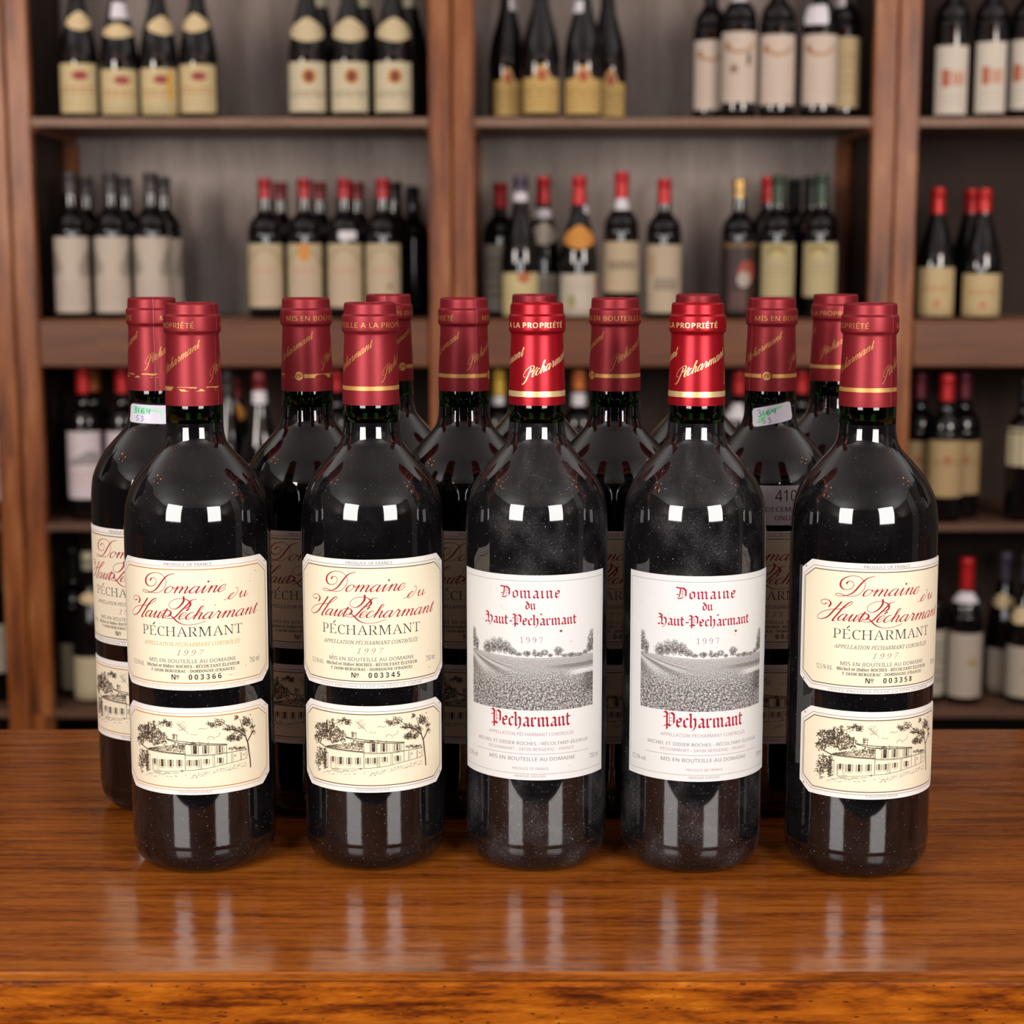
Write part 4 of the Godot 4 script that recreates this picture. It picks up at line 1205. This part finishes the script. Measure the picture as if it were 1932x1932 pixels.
# ---------------------------------------------------------------- lamps
func softbox(at: Vector3, aim: Vector3, w: float, h: float, label: String, energy: float, group: String, tint: Color) -> void:
	var t := thing("softbox_lamp", label, "studio lamp", at, 0.0, group)
	t.look_at_from_position(at, aim)
	var st := SurfaceTool.new()
	st.begin(Mesh.PRIMITIVE_TRIANGLES)
	var near := [Vector3(-w / 2, -h / 2, 0), Vector3(w / 2, -h / 2, 0), Vector3(w / 2, h / 2, 0), Vector3(-w / 2, h / 2, 0)]
	var far := [Vector3(-.07, -.07, .3), Vector3(.07, -.07, .3), Vector3(.07, .07, .3), Vector3(-.07, .07, .3)]
	for i in 4:
		var j := (i + 1) % 4
		for p in [near[i], near[j], far[i], near[j], far[j], far[i]]:
			st.add_vertex(p)
	for p in [far[0], far[1], far[2], far[0], far[2], far[3]]:
		st.add_vertex(p)
	st.generate_normals()
	part("hood", st.commit(), plain(c8(22, 22, 24), 0.8), t)
	part("diffuser_screen", box(Vector3(w - 0.01, h - 0.01, 0.006), "x", 0.002), mats["diffuser"], t, Vector3(0, 0, 0.004))
	part("lamp_head", lathe(smooth_profile([[0.01, 0], [60, 0], [62, 10], [62, 150], [50, 160], [0.01, 160]], 1), 20), plain(c8(30, 30, 32), 0.5), t, Vector3(0, -0.08, 0.36))
	var leg := part("stand_pole", lathe(smooth_profile([[0.01, 0], [12, 0], [12, at.y * 1000.0], [0.01, at.y * 1000.0 + 1.0]], 1), 12), plain(c8(30, 30, 32), 0.4), t)
	leg.global_transform = Transform3D(Basis(), at + t.global_basis.z * 0.36 + Vector3(0, 0.002 - at.y, 0))
	var l := AreaLight3D.new()
	l.name = "softbox_light"
	l.area_size = Vector2(w - 0.02, h - 0.02)
	l.light_energy = energy
	l.light_color = tint
	l.shadow_enabled = true
	t.add_child(l)
	l.position = Vector3(0, 0, -0.006)

func uplighter(at: Vector3, label: String, energy: float) -> void:
	var t := thing("floor_uplighter", label, "floor lamp", at, 0.0, "uplighters by the side walls")
	part("base", lathe(smooth_profile([[0.01, 0], [150, 0], [152, 12], [140, 22], [14, 30], [13, 40]], 1), 32), plain(c8(40, 38, 36), 0.4, 0.5), t)
	part("pole", lathe(smooth_profile([[12, 30], [12, 1320]], 1), 16), plain(c8(40, 38, 36), 0.4, 0.5), t)
	part("bowl", lathe(smooth_profile([[12, 1300], [90, 1315], [190, 1360], [235, 1420], [240, 1425], [232, 1422], [185, 1368], [88, 1324], [10, 1310]], 2), 36), plain(c8(60, 56, 52), 0.5, 0.3), t)
	part("lamp_disc", lathe(smooth_profile([[0.01, 1380], [180, 1380]], 1), 32), mats["glow"], t)
	var l := AreaLight3D.new()
	l.name = "uplighter_light"
	l.area_size = Vector2(0.3, 0.3)
	l.light_energy = energy
	l.light_color = c8(255, 252, 250)
	l.shadow_enabled = true
	t.add_child(l)
	l.position = Vector3(0, 1.43, 0)
	l.rotation_degrees.x = 90

func chandelier(at: Vector3, label: String, arms: int) -> void:
	var t := thing("chandelier", label, "chandelier", at, 0.0, "candle-bulb chandeliers under the ceiling")
	var iron := plain(c8(34, 28, 24), 0.5, 0.4)
	part("ceiling_stem", lathe(smooth_profile([[6, 0], [6, 2940 - at.y * 1000]], 1), 10), iron, t)
	part("hub", lathe(smooth_profile([[0.01, -60], [20, -50], [30, -20], [18, 10], [8, 30]], 3), 20), iron, t)
	for i in arms:
		var a := TAU * i / arms + 0.4
		var d := Vector3(cos(a), 0, sin(a))
		var arm := part("arm", box(Vector3(0.24, 0.012, 0.012), "x", 0.003), iron, t, d * 0.12 + Vector3(0, -0.02, 0))
		arm.rotation.y = -a
		part("candle_cup", lathe(smooth_profile([[0.01, -22], [14, -20], [16, -8], [10, 0], [9, 40], [0.01, 41]], 1), 14), iron, arm, Vector3(0.12, 0.02, 0))
		part("candle_bulb", lathe(smooth_profile([[0.01, 42], [8, 45], [15, 58], [13, 78], [5, 100], [0.01, 106]], 3), 14), mats["bulb"], arm, Vector3(0.12, 0.02, 0))
		var l := OmniLight3D.new()
		l.name = "candle_light"
		l.light_energy = 0.002
		l.light_color = c8(255, 150, 70)
		l.light_size = 0.012
		l.omni_range = 8.0
		l.omni_attenuation = 2.0
		l.shadow_enabled = true
		t.add_child(l, true)
		l.position = d * 0.24 + Vector3(0, 0.08, 0)

# ---------------------------------------------------------------- the scene
func _ready() -> void:
	var cam := Camera3D.new()
	cam.name = "camera"
	add_child(cam)
	cam.position = Vector3(0, 1.278, 0)
	cam.rotation_degrees = Vector3(-8.4, 0, 0)
	var at := CameraAttributesPhysical.new()
	at.frustum_focal_length = 41.61
	at.frustum_focus_distance = 0.93
	at.frustum_near = 0.05
	at.frustum_far = 40.0
	at.exposure_aperture = 7.4
	cam.attributes = at
	cam.fov = 32.17
	cam.current = true
	var we := WorldEnvironment.new()
	we.name = "environment"
	var env := Environment.new()
	env.background_mode = Environment.BG_COLOR
	env.background_color = Color(0, 0, 0)
	env.tonemap_mode = Environment.TONE_MAPPER_LINEAR
	env.tonemap_exposure = 1.14
	env.sdfgi_enabled = true
	env.ssao_enabled = true
	env.ssil_enabled = true
	we.environment = env
	add_child(we)
	var glow_m := StandardMaterial3D.new()
	glow_m.albedo_color = c8(250, 246, 240)
	glow_m.emission_enabled = true
	glow_m.emission = c8(255, 250, 244)
	glow_m.emission_energy_multiplier = 1.0
	mats["diffuser"] = glow_m
	mats["glow"] = glow_m
	var bulb := StandardMaterial3D.new()
	bulb.albedo_color = c8(255, 180, 110)
	bulb.emission_enabled = true
	bulb.emission = c8(255, 120, 40)
	bulb.emission_energy_multiplier = 28.0
	mats["bulb"] = bulb
	softbox(Vector3(-0.69, 1.425, 0.10), Vector3(0, 1.15, -0.95), 0.53, 0.56, "softbox lamp on a stand to the left of the camera", 1.02, "softbox lamps beside the camera", c8(255, 254, 252))
	softbox(Vector3(0.66, 1.425, 0.16), Vector3(0, 1.15, -0.95), 0.53, 0.56, "softbox lamp on a stand to the right of the camera", 1.02, "softbox lamps beside the camera", c8(255, 254, 252))
	softbox(Vector3(-1.6, 1.7, -1.6), Vector3(-1.0, 1.2, -4.0), 0.6, 0.6, "softbox lamp turned to the wine rack, past the left end of the bottles", 2.1, "softbox lamps turned to the wine rack", c8(255, 243, 232))
	softbox(Vector3(1.6, 1.7, -1.6), Vector3(1.0, 1.2, -4.0), 0.6, 0.6, "softbox lamp turned to the wine rack, past the right end of the bottles", 2.1, "softbox lamps turned to the wine rack", c8(255, 243, 232))
	uplighter(Vector3(-2.5, 0, -2.1), "bowl uplighter by the left wall, near the wine rack", 2.6)
	uplighter(Vector3(2.5, 0, -2.1), "bowl uplighter by the right wall, near the wine rack", 2.6)
	uplighter(Vector3(-2.5, 0, 1.5), "bowl uplighter by the left wall, behind the camera", 4.4)
	uplighter(Vector3(2.5, 0, 1.5), "bowl uplighter by the right wall, behind the camera", 4.4)
	chandelier(Vector3(-1.5, 2.35, 2.0), "chandelier hanging behind the camera on the left", 4)
	chandelier(Vector3(1.5, 2.35, 2.0), "chandelier hanging behind the camera on the right", 4)
	chandelier(Vector3(-1.6, 2.3, -0.9), "chandelier hanging over the left end of the counter", 4)
	chandelier(Vector3(1.7, 2.3, -0.9), "chandelier hanging over the right end of the counter", 4)

	rng.seed = 11
	sans = face("Droid Sans", 400)
	sans_bold = face("Droid Sans", 700)
	serif = face("Droid Serif", 400)
	serif_bold = face("Droid Serif", 700)
	var thin := FontVariation.new()
	thin.base_font = serif
	thin.variation_embolden = -0.45
	serif_thin = thin
	build_room()
	build_counter()
	build_rack()
	build_counter_bottles()
	bdx = smooth_profile([[0.01, 3], [30, 0.3], [34, 1.5], [37, 7], [37.5, 16], [37.5, 178], [37, 188], [35, 200], [30.5, 210], [23, 219], [17, 227], [15.2, 234], [14.6, 262], [14.2, 283], [15.2, 285], [15.2, 293], [14.2, 295], [14, 299], [12.5, 300], [0.01, 300]], 2)
	bur = smooth_profile([[0.01, 3], [33, 0.3], [37, 1.5], [40, 7], [40.5, 16], [40.5, 112], [39.6, 132], [37, 152], [32.5, 174], [26.5, 196], [21, 216], [17, 236], [15.2, 252], [14.4, 280], [15.6, 282], [15.6, 291], [14.4, 293], [14.2, 299], [12.5, 300], [0.01, 300]], 2)
	rack_papers()
	for d in rack:
		rack_bottle(d)

func face(called: String, weight: int) -> Font:
	var f := SystemFont.new()
	f.font_names = PackedStringArray([called])
	f.font_weight = weight
	return f

func build_room() -> void:
	var plaster := plain(c8(206, 206, 206), 0.9)
	var dark := plain(c8(104, 98, 94), 0.8)
	var floor_im := wood(512, 512, 71, [c8(36, 28, 24), c8(52, 42, 36), c8(70, 58, 50)], 0.02)
	var floor_m := textured(floor_im, 0.5)
	struct("floor", box(Vector3(6.6, 0.1, 8.2), "x", 0.0, Vector2(0.8, 0.8)), floor_m, Vector3(0, -0.05, -0.4))
	struct("ceiling", box(Vector3(6.6, 0.1, 8.2), "x", 0.0), plaster, Vector3(0, 3.0, -0.4))
	struct("wall_back", box(Vector3(6.6, 3.05, 0.1), "x", 0.0), plain(c8(120, 100, 86), 0.9), Vector3(0, 1.5, -4.35))
	struct("trim_1", box(Vector3(0.08, 2.9, 0.72), "y", 0.004), plaster, Vector3(3.12, 1.45, -0.15))
	struct("wall_front", box(Vector3(6.6, 3.05, 0.1), "x", 0.0), plain(c8(40, 33, 29), 0.8), Vector3(0, 1.5, 3.6))
	struct("wall_left", box(Vector3(0.1, 3.05, 8.2), "z", 0.0), dark, Vector3(-3.2, 1.5, -0.4))
	struct("wall_right", box(Vector3(0.1, 3.05, 8.2), "z", 0.0), dark, Vector3(3.2, 1.5, -0.4))

func build_counter() -> void:
	var t := thing("bar_counter", "varnished honey-brown wooden counter with a rounded front lip carrying the bottles", "counter", Vector3(0, 0, -0.984))
	var top_im := wood(2048, 1024, 21, [c8(66, 28, 8), c8(112, 54, 16), c8(146, 78, 25), c8(164, 92, 31), c8(186, 114, 48)], 0.02, 1.35, 0.1)
	var top_m := textured(top_im, 0.17, 0.0, 0.5)
	var peel := NoiseTexture2D.new()
	peel.width = 512
	peel.height = 512
	peel.seamless = true
	peel.as_normal_map = true
	peel.bump_strength = 1.2
	peel.noise = noise(9, 0.06, 2)
	top_m.normal_enabled = true
	top_m.normal_texture = peel
	top_m.normal_scale = 0.12
	part("tabletop", box(Vector3(3.2, 0.0048, 0.418), "x", 0.0017, Vector2(1.0 / 0.92, 1.0 / 0.43), Vector2(0.5, 0.5)), top_m, t, Vector3(0, COUNTER_Y - 0.0024, 0))
	var front_im := wood(2048, 512, 33, [c8(46, 16, 4), c8(96, 40, 8), c8(146, 72, 12), c8(172, 92, 18), c8(204, 128, 40)], 0.045, 1.6, 0.36)
	rng.seed = 61
	for k in 1400:            # open pores in the end of the board
		var q := Vector2i(rng.randi_range(0, 2040), rng.randi_range(0, 509))
		front_im.fill_rect(Rect2i(q, Vector2i(rng.randi_range(2, 9), rng.randi_range(1, 2))), c8(62, 24, 6) if k % 4 else c8(150, 84, 26))
	var front_m := textured(front_im, 0.3, 0.0, 0.4)
	part("core_board", box(Vector3(3.19, 0.03, 0.38), "x", 0.002, Vector2(2.0, 4.0)), front_m, t, Vector3(0, COUNTER_Y - 0.0048 - 0.015, -0.008))
	part("fascia_board", box(Vector3(3.2, 0.12, 0.022), "x", 0.0022, Vector2(1.0 / 0.56, 1.0 / 0.14), Vector2(0.5, 0.3)), front_m, t, Vector3(0, COUNTER_Y - 0.0048 - 0.06, 0.1975))
	part("counter_panel", box(Vector3(3.1, 0.83, 0.03), "x", 0.003, Vector2(1.5, 3.0)), front_m, t, Vector3(0, 0.415, 0.16))
	part("counter_panel", box(Vector3(3.1, 0.91, 0.03), "x", 0.003, Vector2(1.5, 3.0)), front_m, t, Vector3(0, 0.455, -0.16))

const UNIT_Z := -3.75
func build_rack() -> void:
	var t := thing("wine_rack", "tall dark brown wooden wine rack of open bays behind the counter", "shelving", Vector3(0, 0, UNIT_Z))
	var post_im := wood(1024, 512, 41, [c8(56, 26, 10), c8(104, 52, 18), c8(138, 74, 27), c8(156, 94, 48), c8(174, 138, 112)], 0.02, 1.6, 0.45)
	var post_m := textured(post_im, 0.42)
	var beam_im := wood(1024, 256, 47, [c8(54, 26, 9), c8(92, 47, 17), c8(114, 62, 25), c8(138, 84, 44)], 0.02, 1.1, 0.2)
	var beam_m := textured(beam_im, 0.42)
	var shelf_im := wood(1024, 256, 53, [c8(96, 68, 54), c8(136, 104, 86), c8(166, 134, 114)], 0.02, 1.2, 0.2)
	var shelf_m := textured(shelf_im, 0.6)
	var low_im := wood(512, 256, 54, [c8(62, 40, 28), c8(92, 62, 46), c8(122, 88, 66)], 0.02, 1.2, 0.2)
	var low_m := textured(low_im, 0.6)
	var back_im := wood(1024, 512, 57, [c8(134, 122, 118), c8(160, 147, 141), c8(176, 163, 157), c8(188, 176, 172)], 0.03, 1.3, 0.35)
	var back_m := textured(back_im, 0.75)
	var dark_im := wood(512, 256, 59, [c8(34, 22, 16), c8(52, 34, 26), c8(66, 44, 34)], 0.03, 1.2, 0.3)
	var dark_m := textured(dark_im, 0.75)
	var xs := [-1.965, -1.045, -0.125, 0.795, 1.715]
	for i in xs.size():
		var x: float = xs[i]
		for k in 2:
			part("post_board", box(Vector3(0.0465, 2.3, 0.03), "y", 0.003, Vector2(0.55, 2.2), Vector2(0.17 * i + 0.31 * k, 0.37 * i + 0.5 * k)), post_m, t, Vector3(x - 0.0245 + 0.049 * k, 1.15, 0.0 - 0.015 - 0.003 * k))
		part("divider_panel", box(Vector3(0.036, 2.3, 0.37), "y", 0.002, Vector2(0.6, 2.0), Vector2(0.2 * i, 0)), dark_m, t, Vector3(x, 1.15, -0.217))
	for i in xs.size() - 1:
		var x0: float = xs[i] + 0.018
		var x1: float = xs[i + 1] - 0.018
		var w := x1 - x0
		var c := (x0 + x1) * 0.5
		var light_bay := i == 1 or i == 2
		part("back_board", box(Vector3(w, 1.25, 0.012), "y", 0.001, Vector2(0.7, 1.0), Vector2(0.1 * i, 0.3 * i)), back_m if light_bay else dark_m, t, Vector3(c, 1.7, -0.41))
		part("back_board", box(Vector3(w, 1.07, 0.012), "y", 0.001, Vector2(0.7, 1.0), Vector2(0.1 * i, 0.3 * i)), dark_m, t, Vector3(c, 0.535, -0.41))
		part("shelf_board", box(Vector3(w, 0.019, 0.385), "x", 0.002, Vector2(1.0, 4.0), Vector2(0.3 * i, 0.2 * i)), shelf_m, t, Vector3(c, 1.549 - 0.0095, -0.2))
		part("shelf_board", box(Vector3(w, 0.022, 0.385), "x", 0.002, Vector2(1.0, 4.0), Vector2(0.3 * i, 0.2 * i)), shelf_m, t, Vector3(c, 2.02, -0.2))
		part("beam_board", box(Vector3(w - 0.06, 0.0995, 0.03), "x", 0.004, Vector2(0.8, 4.0), Vector2(0.23 * i, 0.31 * i)), beam_m, t, Vector3(c, 1.1326 - 0.0503, -0.018))
		part("shelf_board", box(Vector3(w, 0.022, 0.37), "x", 0.002, Vector2(1.0, 4.0), Vector2(0.3 * i, 0.6)), shelf_m, t, Vector3(c, 1.1326 - 0.0112, -0.22))
		part("shelf_board", box(Vector3(w, 0.016, 0.385), "x", 0.002, Vector2(1.0, 4.0), Vector2(0.4 * i, 0.1)), low_m, t, Vector3(c, 0.697 - 0.008, -0.2))
		part("shelf_board", box(Vector3(w, 0.018, 0.385), "x", 0.002, Vector2(1.0, 4.0), Vector2(0.4 * i, 0.4)), low_m, t, Vector3(c, 0.287 - 0.009, -0.2))
		for s in [-1, 1]:
			for y in [1.5275, 0.6795]:
				part("shelf_cleat", box(Vector3(0.034, 0.014, 0.36), "z", 0.002, Vector2(2.0, 4.0)), post_m, t, Vector3(c + s * (w * 0.5 - 0.018), y, -0.197))
			if light_bay:
				part("corner_strip", box(Vector3(0.034, 0.385, 0.02), "y", 0.002, Vector2(1.0, 3.0), Vector2(0.3, 0.1)), post_m, t, Vector3(c + s * (w * 0.5 - 0.018), 1.1326 + 0.195, -0.393))

func build_counter_bottles() -> void:
	make_front_profiles()
	front_prof_full = front_prof.duplicate()
	front_prof_full.append(Vector2(0.0150, 0.2475))
	var neck := StandardMaterial3D.new()
	neck.albedo_color = Color(0.09, 0.2, 0.05, 0.0)
	neck.roughness = 0.04
	neck.refraction_enabled = true
	neck.refraction_scale = 0.05
	mats["neck"] = neck
	mats["cork"] = plain(c8(160, 120, 84), 0.8)
	mats["rack_glass"] = plain(c8(13, 10, 12), 0.07, 0.0, 0.6)
	var clean := dusty_glass(101, 5000, 0.2)
	var dusty := dusty_glass(202, 11000, 0.62)
	var plain_glass := plain(c8(9, 7, 9), 0.04, 0.0, 0.64)
	var gold := front_label_sheet(c8(196, 134, 50), c8(196, 146, 70)).im
	var black := front_label_sheet(c8(112, 86, 52), c8(70, 58, 50)).im
	var a1 := numbered_label(gold, "0 0 3 3 6 6", 26)
	var a2 := numbered_label(black, "0 0 3 3 4 5", 6)
	var a5 := numbered_label(black, "0 0 3 3 5 8", 8)
	var am := numbered_label(black, "0 0 3 3 6 1", 8)
	rng.seed = 31
	var e1 := estate_label(c8(200, 132, 46))
	rng.seed = 31
	var e2 := estate_label(c8(112, 84, 52))
	var d3 := white_label(40, 5)
	var d4 := white_label(90, 8)
	rng.seed = 77
	var satin := capsule_sheet("satin", 0)
	var worn := capsule_sheet("satin", 26)
	var bright := capsule_sheet("bright", 0)
	var pair := func(a: Material, e: Material) -> Dictionary:
		return {"front_label": a, "estate_label": e}
	counter_bottle(-0.1676, 0.935, clean, worn, 13, pair.call(a1, e1), 3, "front-row wine bottle with cream label number 003366 and gold-edged frame", 0.0, 1.012)
	counter_bottle(-0.0746, 0.9385, clean, satin, 117, pair.call(a2, e2), 2.5, "front-row wine bottle with cream label number 003345")
	counter_bottle(0.0132, 0.9375, dusty, bright, 59, {"white_label": d3}, -5.5, "white vineyard-picture label wine bottle with brown spot under its lettering, mid front row", 0.0, 1.0)
	counter_bottle(0.0973, 0.935, dusty, bright, 37, {"white_label": d4}, 5, "white vineyard-picture label wine bottle beside the 410 lot label, dustier glass", 0.0, 1.0)
	counter_bottle(0.1860, 0.927, clean, satin, -13, pair.call(a5, e2), 9, "front-row wine bottle with cream label number 003358, label turned to the right", 0.0, 1.008)
	var m1 := counter_bottle(-0.2089, 1.036, plain_glass, worn, -39, pair.call(am, e1), -15, "second-row wine bottle with white handwritten sticker on its neck, at the row's far left")
	counter_bottle(-0.1190, 1.0318, plain_glass, worn, -110, pair.call(am, e2), 8, "second-row wine bottle standing between bottles 003366 and 003345")
	counter_bottle(-0.0278, 1.0318, plain_glass, satin, -22, pair.call(am, e2), 16, "second-row wine bottle standing between bottle 003345 and the first white-labelled bottle")
	counter_bottle(0.0596, 1.0318, plain_glass, satin, -163, pair.call(am, e2), 0, "second-row wine bottle standing between the two white-labelled bottles")
	var m5 := counter_bottle(0.1502, 1.0318, plain_glass, satin, -115, pair.call(am, e2), 3, "second-row wine bottle with 410 lot label and tilted white neck sticker")
	counter_bottle(-0.0768, 1.1126, plain_glass, satin, -60, pair.call(am, e2), 0, "rear wine bottle whose red capsule shows just right of capsule of bottle 003345")
	counter_bottle(0.0138, 1.1126, plain_glass, satin, 150, pair.call(am, e2), 0, "rear wine bottle whose capsule top peeks above the first white-labelled bottle")
	counter_bottle(0.1157, 1.1126, plain_glass, satin, 90, pair.call(am, e2), 0, "rear wine bottle whose capsule top peeks above the second white-labelled bottle")
	counter_bottle(0.2015, 1.1126, plain_glass, satin, 40, pair.call(am, e2), 0, "rear wine bottle at the right end, its capsule left of bottle 003358")
	price_sticker(m1, -6, 0.2288, 0.2394, 0.82, -0.05, false)
	price_sticker(m5, -1, 0.2290, 0.2396, 0.82, 0.2, true)
	lot_label(m5, 5)
